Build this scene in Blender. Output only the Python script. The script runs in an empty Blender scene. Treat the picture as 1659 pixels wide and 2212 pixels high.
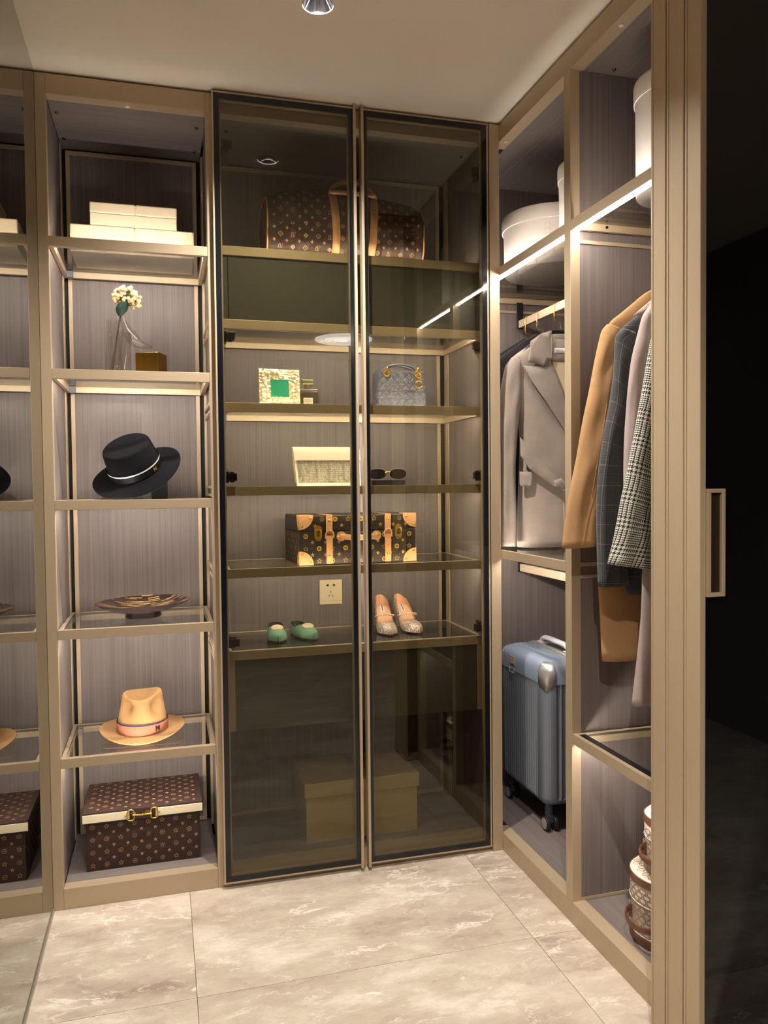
import bpy, bmesh, math, random
import numpy as np
from mathutils import Vector, Matrix
random.seed(7)
SC = bpy.context.scene
COL = SC.collection
PI = math.pi

# ------------------------------------------------------------------ camera
cam = bpy.data.objects.new('camera', bpy.data.cameras.new('camera'))
COL.objects.link(cam)
yaw, pitch, roll = 0.272789, -0.031157, -0.010380
F = Vector((math.sin(yaw)*math.cos(pitch), math.cos(yaw)*math.cos(pitch), math.sin(pitch)))
R0 = Vector((math.cos(yaw), -math.sin(yaw), 0)); U0 = R0.cross(F)
RR = R0*math.cos(roll) + U0*math.sin(roll); UU = -R0*math.sin(roll) + U0*math.cos(roll)
mw = Matrix((RR, UU, -F)).transposed().to_4x4(); mw.translation = Vector((0.3391, -2.5355, 1.2689))
cam.matrix_world = mw
cam.data.sensor_fit = 'HORIZONTAL'; cam.data.sensor_width = 36
cam.data.lens = 36*1710.12/1659
cam.data.clip_start = 0.02
SC.camera = cam

# ------------------------------------------------------------------ world, exposure, light strengths
w = bpy.data.worlds.new('world'); SC.world = w; w.use_nodes = True
w.node_tree.nodes['Background'].inputs[0].default_value = (0.9, 0.85, 0.8, 1)
w.node_tree.nodes['Background'].inputs[1].default_value = 0.0
SC.view_settings.view_transform = 'Standard'; SC.view_settings.look = 'None'
SC.view_settings.exposure = 1.2; SC.view_settings.gamma = 1.0
SC.view_settings.use_curve_mapping = False
SC.cycles.transparent_max_bounces = 32
SC.cycles.max_bounces = 10
SC.cycles.caustics_refractive = False
SC.cycles.sample_clamp_indirect = 8.0
LED = 62.0           # radiance of every shelf light strip
LEDC = (1.0, 0.945, 0.88)
SPOT = 75.0          # watts of a ceiling downlight
SPOTC = (1.0, 0.945, 0.88)
RDX, RDY = .58, -2.42  # the lamp above the photographer, whose shadow lies beside his feet in the door reflection
ROOMLAMP = 3.2       # round ceiling light seen mirrored in the glass doors

# ------------------------------------------------------------------ helpers
def lin(r, g, b):
    f = lambda c: (c/255/12.92) if c/255 <= .04045 else ((c/255+.055)/1.055)**2.4
    return (f(r), f(g), f(b))

MATS = {}
def M(name, rgb=(128, 128, 128), rough=.5, metal=0., spec=.5, emit=None, es=0., coat=0., sheen=0.):
    m = bpy.data.materials.new(name); m.use_nodes = True
    b = m.node_tree.nodes['Principled BSDF']
    b.inputs['Base Color'].default_value = (*lin(*rgb), 1)
    b.inputs['Roughness'].default_value = rough
    b.inputs['Metallic'].default_value = metal
    b.inputs['Specular IOR Level'].default_value = spec
    if coat: b.inputs['Coat Weight'].default_value = coat
    if sheen:
        b.inputs['Sheen Weight'].default_value = sheen; b.inputs['Sheen Roughness'].default_value = .5
    if emit:
        b.inputs['Emission Color'].default_value = (*emit, 1); b.inputs['Emission Strength'].default_value = es
    MATS[name] = m
    return m
def nodes(m): return m.node_tree.nodes, m.node_tree.links, m.node_tree.nodes['Principled BSDF']
def ramp(N, stops):
    r = N.new('ShaderNodeValToRGB'); e = r.color_ramp.elements
    while len(e) < len(stops): e.new(.5)
    for el, (p, c) in zip(e, stops):
        el.position = p; el.color = (*lin(*c), 1)
    return r
def math_(N, L, op, a, b=None, c=None):
    n = N.new('ShaderNodeMath'); n.operation = op
    for i, v in enumerate((a, b, c)):
        if v is None: continue
        if isinstance(v, (int, float)): n.inputs[i].default_value = v
        else: L.new(v, n.inputs[i])
    return n.outputs[0]
def mapped(N, L, scale, src='pos'):
    if src == 'pos': o = N.new('ShaderNodeNewGeometry').outputs['Position']
    elif src == 'uv': o = N.new('ShaderNodeUVMap').outputs[0]
    else: o = N.new('ShaderNodeTexCoord').outputs['Object']
    mp = N.new('ShaderNodeMapping'); mp.inputs['Scale'].default_value = scale
    L.new(o, mp.inputs[0]); return mp.outputs[0]
def noise(N, L, vec, scale, detail=3, rough=.5):
    n = N.new('ShaderNodeTexNoise'); L.new(vec, n.inputs['Vector'])
    n.inputs['Scale'].default_value = scale; n.inputs['Detail'].default_value = detail; n.inputs['Roughness'].default_value = rough
    return n.outputs['Fac']
def bump(N, L, b, h, strength=.2, dist=.002):
    bp = N.new('ShaderNodeBump'); bp.inputs['Strength'].default_value = strength; bp.inputs['Distance'].default_value = dist
    L.new(h, bp.inputs['Height']); L.new(bp.outputs[0], b.inputs['Normal'])

def wood(name, scale, c0, c1):
    m = M(name, c0, .5); N, L, b = nodes(m)
    f = noise(N, L, mapped(N, L, scale), 1.0, 4, .6)
    s2 = tuple(s*.28 for s in scale)
    g = noise(N, L, mapped(N, L, s2), 1.0, 2, .5)
    mix = math_(N, L, 'ADD', math_(N, L, 'MULTIPLY', f, .6), math_(N, L, 'MULTIPLY', g, .4))
    cm = tuple((x+y)/2 for x, y in zip(c0, c1))
    r = ramp(N, [(.22, c0), (.5, cm), (.78, c1)]); L.new(mix, r.inputs[0]); L.new(r.outputs[0], b.inputs['Base Color'])
    bump(N, L, b, f, .25, .001)
wood('wood', (420, 420, 2.4), (90, 80, 76), (136, 123, 117))
wood('wood_flat', (2.4, 420, 420), (90, 80, 76), (136, 123, 117))
wood('wood_deck', (2.4, 420, 420), (90, 80, 76), (136, 123, 117))
wood('wood_deck_y', (420, 2.4, 420), (90, 80, 76), (136, 123, 117))

def gold_mat(name, rgb, rough, metal):
    m = M(name, rgb, rough, metal); N, L, b = nodes(m)
    f = noise(N, L, mapped(N, L, (60, 60, 60)), 6, 3, .6)
    r = math_(N, L, 'MULTIPLY_ADD', f, .12, rough-.06); L.new(r, b.inputs['Roughness'])
gold_mat('gold', (184, 163, 134), .42, .3)
M('black_gap', (12, 12, 14), .6)
M('black_border', (16, 19, 26), .12)
M('black_metal', (26, 28, 33), .45, .3)
M('hinge_metal', (58, 52, 46), .3, .8)
M('grey_clip', (104, 106, 112), .5)
M('screw_metal', (110, 100, 94), .25, 1.)
M('white_plastic', (228, 214, 200), .4)
M('led', (255, 240, 220), .5, emit=LEDC, es=LED)
M('ceiling_paint', (240, 230, 216), .85)
M('wall_paint', (150, 140, 130), .8)
M('wall_dark', (96, 90, 84), .7)
M('drawer_front', (74, 72, 62), .35)
M('chrome', (200, 202, 210), .08, 1.)
M('room_lamp', (235, 232, 225), .5, emit=(1, .97, .92), es=ROOMLAMP)
M('lamp', (255, 250, 240), .5, emit=(1, .95, .85), es=30)
M('brass', (186, 140, 60), .22, 1.)
M('bright_gold', (214, 172, 74), .24, .8)
M('silver', (200, 196, 192), .34, .75)

def glass(name, tint, rough=0.0, f0=.04, gain=1.0):
    m = bpy.data.materials.new(name); m.use_nodes = True; N = m.node_tree.nodes; L = m.node_tree.links
    N.clear(); out = N.new('ShaderNodeOutputMaterial'); mix = N.new('ShaderNodeMixShader')
    t = N.new('ShaderNodeBsdfTransparent'); t.inputs[0].default_value = (*tint, 1)
    g = N.new('ShaderNodeBsdfGlossy'); g.inputs['Roughness'].default_value = rough
    lw = N.new('ShaderNodeLayerWeight'); lw.inputs['Blend'].default_value = .5
    p = math_(N, L, 'POWER', lw.outputs['Facing'], 5.0)
    fac = math_(N, L, 'MULTIPLY_ADD', p, (1-f0)*gain, f0)
    L.new(fac, mix.inputs[0]); L.new(t.outputs[0], mix.inputs[1]); L.new(g.outputs[0], mix.inputs[2]); L.new(mix.outputs[0], out.inputs[0])
    MATS[name] = m
glass('door_glass', (.70, .685, .61), 0, .048)
glass('shelf_glass', (.80, .80, .79), 0, .05)
glass('clear_glass', (.90, .89, .87), 0, .07, 1)
glass('perfume_glass', (.92, .87, .79), 0, .06)
M('leaf_glass', (6, 7, 9), .03, 0, .5)
m = M('mirror', (150, 150, 142), .0, 1.)

def marble():
    m = M('marble', (190, 175, 155), .12); N, L, b = nodes(m)
    geo = N.new('ShaderNodeNewGeometry').outputs['Position']
    oi = N.new('ShaderNodeObjectInfo')
    comb = N.new('ShaderNodeCombineXYZ'); rr = math_(N, L, 'MULTIPLY', oi.outputs['Random'], 37.0)
    L.new(rr, comb.inputs[0]); L.new(rr, comb.inputs[2])
    add = N.new('ShaderNodeVectorMath'); add.operation = 'ADD'; L.new(geo, add.inputs[0]); L.new(comb.outputs[0], add.inputs[1])
    rot = N.new('ShaderNodeMapping'); rot.inputs['Rotation'].default_value = (0, 0, .75); rot.inputs['Scale'].default_value = (1, 2.2, 1)
    L.new(add.outputs[0], rot.inputs[0])
    wn = N.new('ShaderNodeTexNoise'); wn.inputs['Scale'].default_value = 3.0; wn.inputs['Detail'].default_value = 8; wn.inputs['Roughness'].default_value = .65; L.new(rot.outputs[0], wn.inputs['Vector'])
    w2 = N.new('ShaderNodeVectorMath'); w2.operation = 'MULTIPLY_ADD'; L.new(wn.outputs['Color'], w2.inputs[0]); w2.inputs[1].default_value = (.34, .34, .34); L.new(rot.outputs[0], w2.inputs[2])
    big = noise(N, L, w2.outputs[0], 3.2, 9, .66)
    r = ramp(N, [(.30, (156, 138, 122)), (.42, (180, 164, 147)), (.54, (192, 178, 160)), (.70, (222, 211, 196))]); L.new(big, r.inputs[0])
    tot = None
    for sc_, wd, am in ((2.3, .013, .75), (5.5, .014, .5)):
        vn = noise(N, L, w2.outputs[0], sc_, 4, .55)
        ridge = math_(N, L, 'ABSOLUTE', math_(N, L, 'SUBTRACT', vn, .5))
        vein = N.new('ShaderNodeMapRange'); L.new(ridge, vein.inputs[0]); vein.inputs[1].default_value = .0; vein.inputs[2].default_value = wd; vein.inputs[3].default_value = am; vein.inputs[4].default_value = 0
        msk = N.new('ShaderNodeMapRange'); L.new(noise(N, L, rot.outputs[0], sc_*1.7, 2, .5), msk.inputs[0]); msk.inputs[1].default_value = .46; msk.inputs[2].default_value = .62
        vv = math_(N, L, 'MULTIPLY', vein.outputs[0], msk.outputs[0])
        tot = vv if tot is None else math_(N, L, 'MAXIMUM', tot, vv)
    mx = N.new('ShaderNodeMix'); mx.data_type = 'RGBA'; L.new(tot, mx.inputs[0]); L.new(r.outputs[0], mx.inputs[6]); mx.inputs[7].default_value = (*lin(236, 228, 216), 1)
    sp = noise(N, L, geo, 30, 6, .75)
    spm = N.new('ShaderNodeMapRange'); L.new(sp, spm.inputs[0]); spm.inputs[1].default_value = .60; spm.inputs[2].default_value = .74; spm.inputs[3].default_value = 0; spm.inputs[4].default_value = .6
    mx2 = N.new('ShaderNodeMix'); mx2.data_type = 'RGBA'; L.new(spm.outputs[0], mx2.inputs[0]); L.new(mx.outputs[2], mx2.inputs[6]); mx2.inputs[7].default_value = (*lin(136, 118, 104), 1)
    L.new(mx2.outputs[2], b.inputs['Base Color'])
marble()

def fabric(name, rgb, rough=.9, sc=900, amt=.12, sheen=.3, spec=.25):
    m = M(name, rgb, rough, 0, spec, sheen=sheen); N, L, b = nodes(m)
    f = noise(N, L, mapped(N, L, (1, 1, 1), 'obj'), sc, 2, .6)
    g = noise(N, L, mapped(N, L, (1, 1, 1), 'obj'), 14, 3, .5)
    mx = math_(N, L, 'ADD', math_(N, L, 'MULTIPLY', f, .6), math_(N, L, 'MULTIPLY', g, .4))
    lo = tuple(c*(1-amt) for c in rgb); hi = tuple(min(255, c*(1+amt)) for c in rgb)
    r = ramp(N, [(.3, lo), (.7, hi)]); L.new(mx, r.inputs[0]); L.new(r.outputs[0], b.inputs['Base Color'])
    bump(N, L, b, f, .25, .001)
fabric('coat_taupe', (138, 124, 112), sheen=.15)
fabric('coat_lining', (196, 174, 140), .55)
fabric('coat_camel', (164, 125, 84), sheen=.08)
fabric('coat_mauve', (158, 140, 132), sheen=.15)
fabric('coat_black', (22, 21, 25), sheen=.08)
fabric('coat_plum', (36, 27, 32), sheen=.08)
fabric('felt_black', (16, 16, 18), .95, 1200, .2, .01, .08)
fabric('felt_tan', (182, 140, 92), .9, sheen=.03)
M('ribbon_pink', (178, 116, 90), .8, 0, .2)
M('ribbon_blue', (40, 28, 96), .5)
M('ribbon_black', (13, 13, 15), .6, 0, .15)
M('ribbon_white', (196, 190, 182), .4)
M('badge_black', (14, 14, 16), .3)
M('leather_tan', (198, 146, 98), .48)
M('leather_brown', (96, 58, 42), .4)
M('canvas_brown', (58, 40, 35), .55, 0, .3)
M('canvas_trunk', (44, 36, 32), .4)
M('print_tan', (168, 128, 78), .45)
M('print_gold', (170, 132, 50), .4)
M('box_olive', (192, 168, 112), .6)
M('box_cream', (226, 206, 174), .55)
M('box_cream_edge', (170, 140, 100), .6)
M('hatbox_white', (226, 216, 208), .55)
M('belt_cream', (214, 200, 168), .45)
M('berry', (238, 206, 146), .5)
M('leaf_green', (22, 50, 38), .5)
M('stem', (60, 48, 40), .6)
M('frame_metal', (226, 208, 166), .32, .7)
M('photo_green', (44, 128, 96), .18)
M('perfume_label', (196, 178, 148), .5)
M('perfume_cap', (190, 172, 126), .3, .8)
M('ink', (40, 30, 24), .6)
M('bag_grey', (98, 97, 108), .38)
M('bag_grey_dark', (84, 80, 86), .5)
M('clutch_cream', (222, 200, 172), .45)
M('lens_dark', (16, 14, 18), .08)
M('block_black', (12, 11, 12), .5, 0, .15)
M('shoe_green', (126, 168, 140), .22, .2, coat=.5)
M('shoe_lining', (206, 180, 140), .7)
M('shoe_insole_dark', (60, 54, 56), .6)
M('shoe_peach', (232, 178, 142), .55)
M('pearl', (224, 216, 196), .2, .2)
M('case_body', (120, 127, 138), .36, .4)
M('case_cap_lit', (140, 152, 170), .4, .35)  # shell's blue grey lightened: light falling on the top is put into the colour
M('case_dark', (58, 64, 74), .45, .3)
M('case_handle', (186, 182, 184), .45)
M('wheel_black', (26, 26, 28), .5)
M('wheel_grey', (150, 146, 142), .5)
M('socket_plate', (226, 204, 168), .35)
M('label_white', (226, 220, 214), .5)
M('dish_dark', (40, 30, 28), .22)
M('gg_cream', (214, 196, 172), .5)
M('gg_line', (112, 92, 82), .5)
M('aluminium', (190, 182, 168), .35, .8)
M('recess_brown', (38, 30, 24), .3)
M('grout', (120, 110, 98), .9)

def hammered():
    N, L, b = nodes(MATS['frame_metal'])
    v = N.new('ShaderNodeTexVoronoi'); L.new(mapped(N, L, (1, 1, 1), 'obj'), v.inputs['Vector']); v.inputs['Scale'].default_value = 110
    v.feature = 'SMOOTH_F1'
    bump(N, L, b, v.outputs['Distance'], .9, .006)
hammered()
def glitter():
    m = M('glitter', (214, 196, 184), .28, .35); N, L, b = nodes(m)
    v = N.new('ShaderNodeTexVoronoi'); L.new(mapped(N, L, (1, 1, 1), 'obj'), v.inputs['Vector']); v.inputs['Scale'].default_value = 420
    sep = N.new('ShaderNodeSeparateColor'); L.new(v.outputs['Color'], sep.inputs[0])
    r = ramp(N, [(0, (160, 128, 114)), (.45, (228, 200, 184)), (.8, (252, 244, 232))]); L.new(sep.outputs[0], r.inputs[0]); L.new(r.outputs[0], b.inputs['Base Color'])
    nm = N.new('ShaderNodeVectorMath'); nm.operation = 'SUBTRACT'; L.new(v.outputs['Color'], nm.inputs[0]); nm.inputs[1].default_value = (.5, .5, .5)
    geo = N.new('ShaderNodeNewGeometry'); ma = N.new('ShaderNodeVectorMath'); ma.operation = 'MULTIPLY_ADD'
    L.new(nm.outputs[0], ma.inputs[0]); ma.inputs[1].default_value = (1, 1, 1); L.new(geo.outputs['Normal'], ma.inputs[2])
    nn = N.new('ShaderNodeVectorMath'); nn.operation = 'NORMALIZE'; L.new(ma.outputs[0], nn.inputs[0]); L.new(nn.outputs[0], b.inputs['Normal'])
glitter()
def sequin():
    m = M('sequins', (190, 180, 150), .3, .25); N, L, b = nodes(m)
    br = N.new('ShaderNodeTexBrick'); L.new(mapped(N, L, (1, 1, 1), 'uv'), br.inputs['Vector'])
    br.inputs['Scale'].default_value = 1.0; br.inputs['Brick Width'].default_value = .0042; br.inputs['Row Height'].default_value = .0030
    br.inputs['Mortar Size'].default_value = .0007
    br.inputs['Color1'].default_value = (*lin(252, 246, 228), 1); br.inputs['Color2'].default_value = (*lin(206, 194, 164), 1); br.inputs['Mortar'].default_value = (*lin(112, 98, 80), 1)
    f = noise(N, L, mapped(N, L, (90, 14, 1), 'uv'), 1, 3)
    r = ramp(N, [(.55, (255, 255, 255)), (.75, (120, 210, 110))]); L.new(noise(N, L, mapped(N, L, (60, 60, 1), 'uv'), 1, 2), r.inputs[0])
    mx = N.new('ShaderNodeMix'); mx.data_type = 'RGBA'; mx.blend_type = 'MULTIPLY'; mx.inputs[0].default_value = .8
    L.new(br.outputs['Color'], mx.inputs[6]); L.new(r.outputs[0], mx.inputs[7])
    mx2 = N.new('ShaderNodeMix'); mx2.data_type = 'RGBA'; mx2.blend_type = 'MULTIPLY'; mx2.inputs[0].default_value = .5
    r2 = ramp(N, [(.35, (120, 110, 100)), (.6, (255, 255, 255))]); L.new(f, r2.inputs[0]); L.new(mx.outputs[2], mx2.inputs[6]); L.new(r2.outputs[0], mx2.inputs[7])
    L.new(mx2.outputs[2], b.inputs['Base Color'])
    bump(N, L, b, br.outputs['Fac'], -.6, .001)
sequin()
def mosaic():
    m = M('mosaic', (120, 90, 60), .3); N, L, b = nodes(m)
    br = N.new('ShaderNodeTexBrick'); L.new(mapped(N, L, (1, 1, 1), 'uv'), br.inputs['Vector'])
    br.inputs['Scale'].default_value = 1; br.inputs['Brick Width'].default_value = .034; br.inputs['Row Height'].default_value = .0085; br.inputs['Mortar Size'].default_value = .0003
    br.offset_frequency = 2; br.inputs['Color1'].default_value = (0, 0, 0, 1); br.inputs['Color2'].default_value = (1, 1, 1, 1); br.inputs['Mortar'].default_value = (.05, .05, .05, 1)
    sep = N.new('ShaderNodeSeparateColor'); L.new(br.outputs['Color'], sep.inputs[0])
    r = ramp(N, [(.0, (46, 32, 28)), (.40, (84, 60, 48)), (.58, (60, 44, 40)), (.66, (190, 146, 84)), (1, (214, 176, 112))]); r.color_ramp.interpolation = 'CONSTANT'
    L.new(sep.outputs[0], r.inputs[0]); L.new(r.outputs[0], b.inputs['Base Color'])
mosaic()

def check_cloth(name, cd, cl, thread, pane=None):
    """glen check woven in a 2/2 twill from dark and light threads; u, v in metres"""
    m = M(name, cl, .9, sheen=.2); N, L, b = nodes(m)
    sep = N.new('ShaderNodeSeparateXYZ'); uv = N.new('ShaderNodeUVMap').outputs[0]; L.new(uv, sep.inputs[0])
    i = math_(N, L, 'FLOOR', math_(N, L, 'DIVIDE', sep.outputs[0], thread)); j = math_(N, L, 'FLOOR', math_(N, L, 'DIVIDE', sep.outputs[1], thread))
    def stripe(k):
        blk = math_(N, L, 'LESS_THAN', math_(N, L, 'FLOORED_MODULO', k, 48.0), 23.5)
        a = math_(N, L, 'LESS_THAN', math_(N, L, 'FLOORED_MODULO', k, 8.0), 3.5)
        c = math_(N, L, 'LESS_THAN', math_(N, L, 'FLOORED_MODULO', k, 4.0), 1.5)
        return math_(N, L, 'ADD', math_(N, L, 'MULTIPLY', blk, a), math_(N, L, 'MULTIPLY', math_(N, L, 'SUBTRACT', 1.0, blk), c))
    tw = math_(N, L, 'LESS_THAN', math_(N, L, 'FLOORED_MODULO', math_(N, L, 'ADD', i, j), 4.0), 1.5)
    val = math_(N, L, 'ADD', math_(N, L, 'MULTIPLY', tw, stripe(i)), math_(N, L, 'MULTIPLY', math_(N, L, 'SUBTRACT', 1.0, tw), stripe(j)))
    mx = N.new('ShaderNodeMix'); mx.data_type = 'RGBA'; L.new(val, mx.inputs[0]); mx.inputs[6].default_value = (*lin(*cl), 1); mx.inputs[7].default_value = (*lin(*cd), 1)
    o = mx.outputs[2]
    if pane:
        per, wd, pc = pane
        ln = None
        for s in (0, 1):
            mm = math_(N, L, 'LESS_THAN', math_(N, L, 'FLOORED_MODULO', sep.outputs[s], per*(1.25 if s == 0 else 1)), wd)
            ln = mm if ln is None else math_(N, L, 'MAXIMUM', ln, mm)
        m2 = N.new('ShaderNodeMix'); m2.data_type = 'RGBA'; L.new(ln, m2.inputs[0]); L.new(o, m2.inputs[6]); m2.inputs[7].default_value = (*lin(*pc), 1); o = m2.outputs[2]
    L.new(o, b.inputs['Base Color'])
check_cloth('coat_hound', (18, 18, 20), (190, 184, 168), .0014)
check_cloth('coat_plaid', (35, 35, 36), (68, 67, 67), .0007, (.052, .0008, (112, 114, 116)))

# ---- mesh builder
class MB:
    def __init__(s): s.v = []; s.f = []; s.uv = []
    def add(s, vs, fs, uvs=None):
        o = len(s.v); s.v += [tuple(p) for p in vs]; s.f += [tuple(i+o for i in f) for f in fs]
        s.uv += list(uvs) if uvs else [(0, 0)]*len(vs); return s
    def box(s, x0, x1, y0, y1, z0, z1):
        return s.add([(x0,y0,z0),(x1,y0,z0),(x1,y1,z0),(x0,y1,z0),(x0,y0,z1),(x1,y0,z1),(x1,y1,z1),(x0,y1,z1)],
                     [(0,3,2,1),(4,5,6,7),(0,1,5,4),(1,2,6,5),(2,3,7,6),(3,0,4,7)])
    def loft(s, secs, closed=True, cap0=True, cap1=True, uv=False):
        n = len(secs[0]); vs = []; uvs = []; vl = 0
        cols = n+1 if (closed and uv) else n
        for k, sec in enumerate(secs):
            if k: vl += (Vector(sec[0])-Vector(secs[k-1][0])).length
            ul = 0
            for i in range(cols):
                p = sec[i % n]
                if i: ul += (Vector(sec[i % n])-Vector(sec[i-1])).length
                vs.append(p); uvs.append((ul, vl))
        fs = []
        m = cols if (uv or not closed) else n
        for k in range(len(secs)-1):
            for i in range(cols-1 if (uv or not closed) else n):
                a = k*cols+i; b_ = k*cols+(i+1) % m
                fs.append((a, b_, b_+cols, a+cols))
        if cap0: fs.append(tuple(range(n))[::-1])
        if cap1: fs.append(tuple((len(secs)-1)*cols+i for i in range(n)))
        return s.add(vs, fs, uvs)
    def lathe(s, prof, c=(0, 0, 0), n=32, cap0=False, cap1=False, sx=1, sy=1, uv=False):
        secs = [[(c[0]+r*sx*math.cos(2*PI*i/n), c[1]+r*sy*math.sin(2*PI*i/n), c[2]+z) for i in range(n)] for r, z in prof]
        return s.loft(secs, True, cap0, cap1, uv)
    def cyl(s, p0, p1, r0, r1=None, n=12, cap=True):
        r1 = r0 if r1 is None else r1
        p0, p1 = Vector(p0), Vector(p1); d = (p1-p0).normalized()
        a = d.orthogonal().normalized(); b_ = d.cross(a)
        secs = [[tuple(p+(a*math.cos(2*PI*i/n)+b_*math.sin(2*PI*i/n))*r) for i in range(n)] for p, r in ((p0, r0), (p1, r1))]
        return s.loft(secs, True, cap, cap)
    def tube(s, pts, r, n=8, closed=False, cap=True, up=None, ry=None):
        pts = [Vector(p) for p in pts]; m = len(pts); secs = []; a = None
        for k, p in enumerate(pts):
            q0 = pts[k-1] if (k or closed) else p; q1 = pts[(k+1) % m] if (k < m-1 or closed) else p
            d = (q1-q0).normalized()
            if up is not None: a = (Vector(up)-d*Vector(up).dot(d)).normalized()
            elif a is None: a = d.orthogonal().normalized()
            else: a = (a-d*a.dot(d)).normalized()
            b_ = d.cross(a); rk = r[k] if isinstance(r, (list, tuple)) else r; rb = rk if ry is None else ry
            secs.append([tuple(p+a*rb*math.cos(2*PI*i/n)+b_*rk*math.sin(2*PI*i/n)) for i in range(n)])
        if closed: secs.append(secs[0])
        return s.loft(secs, True, cap and not closed, cap and not closed)
    def sphere(s, c, r, nu=12, nv=8, sz=1):
        prof = [(max(1e-5, r*math.sin(PI*k/nv)), -r*sz*math.cos(PI*k/nv)) for k in range(nv+1)]
        return s.lathe(prof, c, nu)
    def prism(s, poly, fn, t0, t1):
        """2D polygon -> fn(a, b, t) 3D, from t0 to t1"""
        n = len(poly)
        vs = [fn(a, b, t0) for a, b in poly]+[fn(a, b, t1) for a, b in poly]
        return s.add(vs, [tuple(range(n))[::-1], tuple(range(n, 2*n))]+[(i, (i+1) % n, n+(i+1) % n, n+i) for i in range(n)])
    def flat(s, poly, fn): return s.add([fn(a, b) for a, b in poly], [tuple(range(len(poly)))])
    def strip(s, p0, p1, fn, closed=True):
        n = len(p0); vs = [fn(*p) for p in p0]+[fn(*p) for p in p1]
        return s.add(vs, [(i, (i+1) % n, n+(i+1) % n, n+i) for i in range(n if closed else n-1)])
    def shift(s, d): s.v = [(p[0]-d[0], p[1]-d[1], p[2]-d[2]) for p in s.v]; return s
    def rot(s, ang, axis='Z', c=(0, 0, 0)):
        m = Matrix.Rotation(ang, 3, axis); c = Vector(c)
        s.v = [tuple(m @ (Vector(p)-c)+c) for p in s.v]; return s

OFFS = {}
def thing(name, label, cat, loc=(0, 0, 0), rotz=0., group=None, world=False, rot=None):
    o = bpy.data.objects.new(name, None); COL.objects.link(o); o.empty_display_size = .05
    o.location = loc; o.rotation_euler = rot if rot else (0, 0, rotz)
    if label: o['label'] = label; o['category'] = cat
    if group: o['group'] = group
    if world: OFFS[o.name] = Vector(loc)
    return o
def root_of(o):
    while o.parent: o = o.parent
    return o
def part(name, mb, mat, parent=None, smooth=None, bevel=0, solid=0, label=None, sub=0, recalc=True, weld=False):
    if parent is not None:
        rt = root_of(parent)
        if rt.name in OFFS: mb.shift(OFFS[rt.name])
    me = bpy.data.meshes.new(name); me.from_pydata(mb.v, [], mb.f)
    if any(u != (0, 0) for u in mb.uv):
        ul = me.uv_layers.new(name='UVMap')
        vi = np.zeros(len(me.loops), np.int32); me.loops.foreach_get('vertex_index', vi)
        ul.data.foreach_set('uv', np.array(mb.uv, np.float32)[vi].ravel())
    if recalc:
        bm = bmesh.new(); bm.from_mesh(me)
        if weld: bmesh.ops.remove_doubles(bm, verts=bm.verts, dist=2e-5)
        bmesh.ops.recalc_face_normals(bm, faces=bm.faces); bm.to_mesh(me); bm.free()
    me.materials.append(MATS[mat])
    if smooth is not None:
        me.polygons.foreach_set('use_smooth', [True]*len(me.polygons))
        me.set_sharp_from_angle(angle=math.radians(smooth))
    o = bpy.data.objects.new(name, me); COL.objects.link(o)
    if parent is not None: o.parent = parent
    if sub:
        s = o.modifiers.new('sub', 'SUBSURF'); s.levels = sub; s.render_levels = sub
    if solid:
        s = o.modifiers.new('solid', 'SOLIDIFY'); s.thickness = solid; s.offset = 0
    if bevel:
        bv = o.modifiers.new('bevel', 'BEVEL'); bv.width = bevel; bv.segments = 2; bv.limit_method = 'ANGLE'
    if label: o['label'] = label
    return o
def tag(o, label, cat, group=None):
    o['label'] = label; o['category'] = cat
    if group: o['group'] = group
    return o
def struct(name, mb, mat, **k):
    o = part(name, mb, mat, **k); o['kind'] = 'structure'; return o
def box(*a): return MB().box(*a)
def dup(o, parent=None):
    c = o.copy(); COL.objects.link(c)
    if parent is not None: c.parent = parent
    for ch in list(o.children): dup(ch, c)
    return c
def text_mb(txt, size, fn, bold=False):
    cu = bpy.data.curves.new('t', 'FONT'); cu.body = txt; cu.size = size; cu.align_x = 'CENTER'; cu.align_y = 'CENTER'; cu.resolution_u = 2
    if bold: cu.offset = size*.006
    ob = bpy.data.objects.new('t', cu); COL.objects.link(ob)
    dg = bpy.context.evaluated_depsgraph_get(); me = bpy.data.meshes.new_from_object(ob.evaluated_get(dg))
    mb = MB().add([fn(v.co.x, v.co.y) for v in me.vertices], [tuple(p.vertices) for p in me.polygons])
    bpy.data.objects.remove(ob); bpy.data.meshes.remove(me); bpy.data.curves.remove(cu)
    return mb
def rrect(w, h, r, n=6):
    """rounded rectangle outline centred on 0, counter-clockwise"""
    out = []
    for cx, cy, a0 in ((w/2-r, h/2-r, 0), (-w/2+r, h/2-r, PI/2), (-w/2+r, -h/2+r, PI), (w/2-r, -h/2+r, 3*PI/2)):
        out += [(cx+r*math.cos(a0+PI/2*k/n), cy+r*math.sin(a0+PI/2*k/n)) for k in range(n+1)]
    return out
def circ(r, n=20, cx=0, cy=0): return [(cx+r*math.cos(2*PI*i/n), cy+r*math.sin(2*PI*i/n)) for i in range(n)]
def star(r, ri, n=5, cx=0, cy=0, a0=PI/2): return [(cx+(r if i % 2 == 0 else ri)*math.cos(a0+PI*i/n), cy+(r if i % 2 == 0 else ri)*math.sin(a0+PI*i/n)) for i in range(2*n)]
def interp_rows(rows, n):
    rows = np.array(rows, float); k = np.arange(len(rows)); t = np.linspace(0, len(rows)-1, n)
    lin_ = np.stack([np.interp(t, k, rows[:, c]) for c in range(rows.shape[1])], 1)
    for _ in range(3):
        lin_[1:-1] = .25*lin_[:-2]+.5*lin_[1:-1]+.25*lin_[2:]
    return lin_

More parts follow.
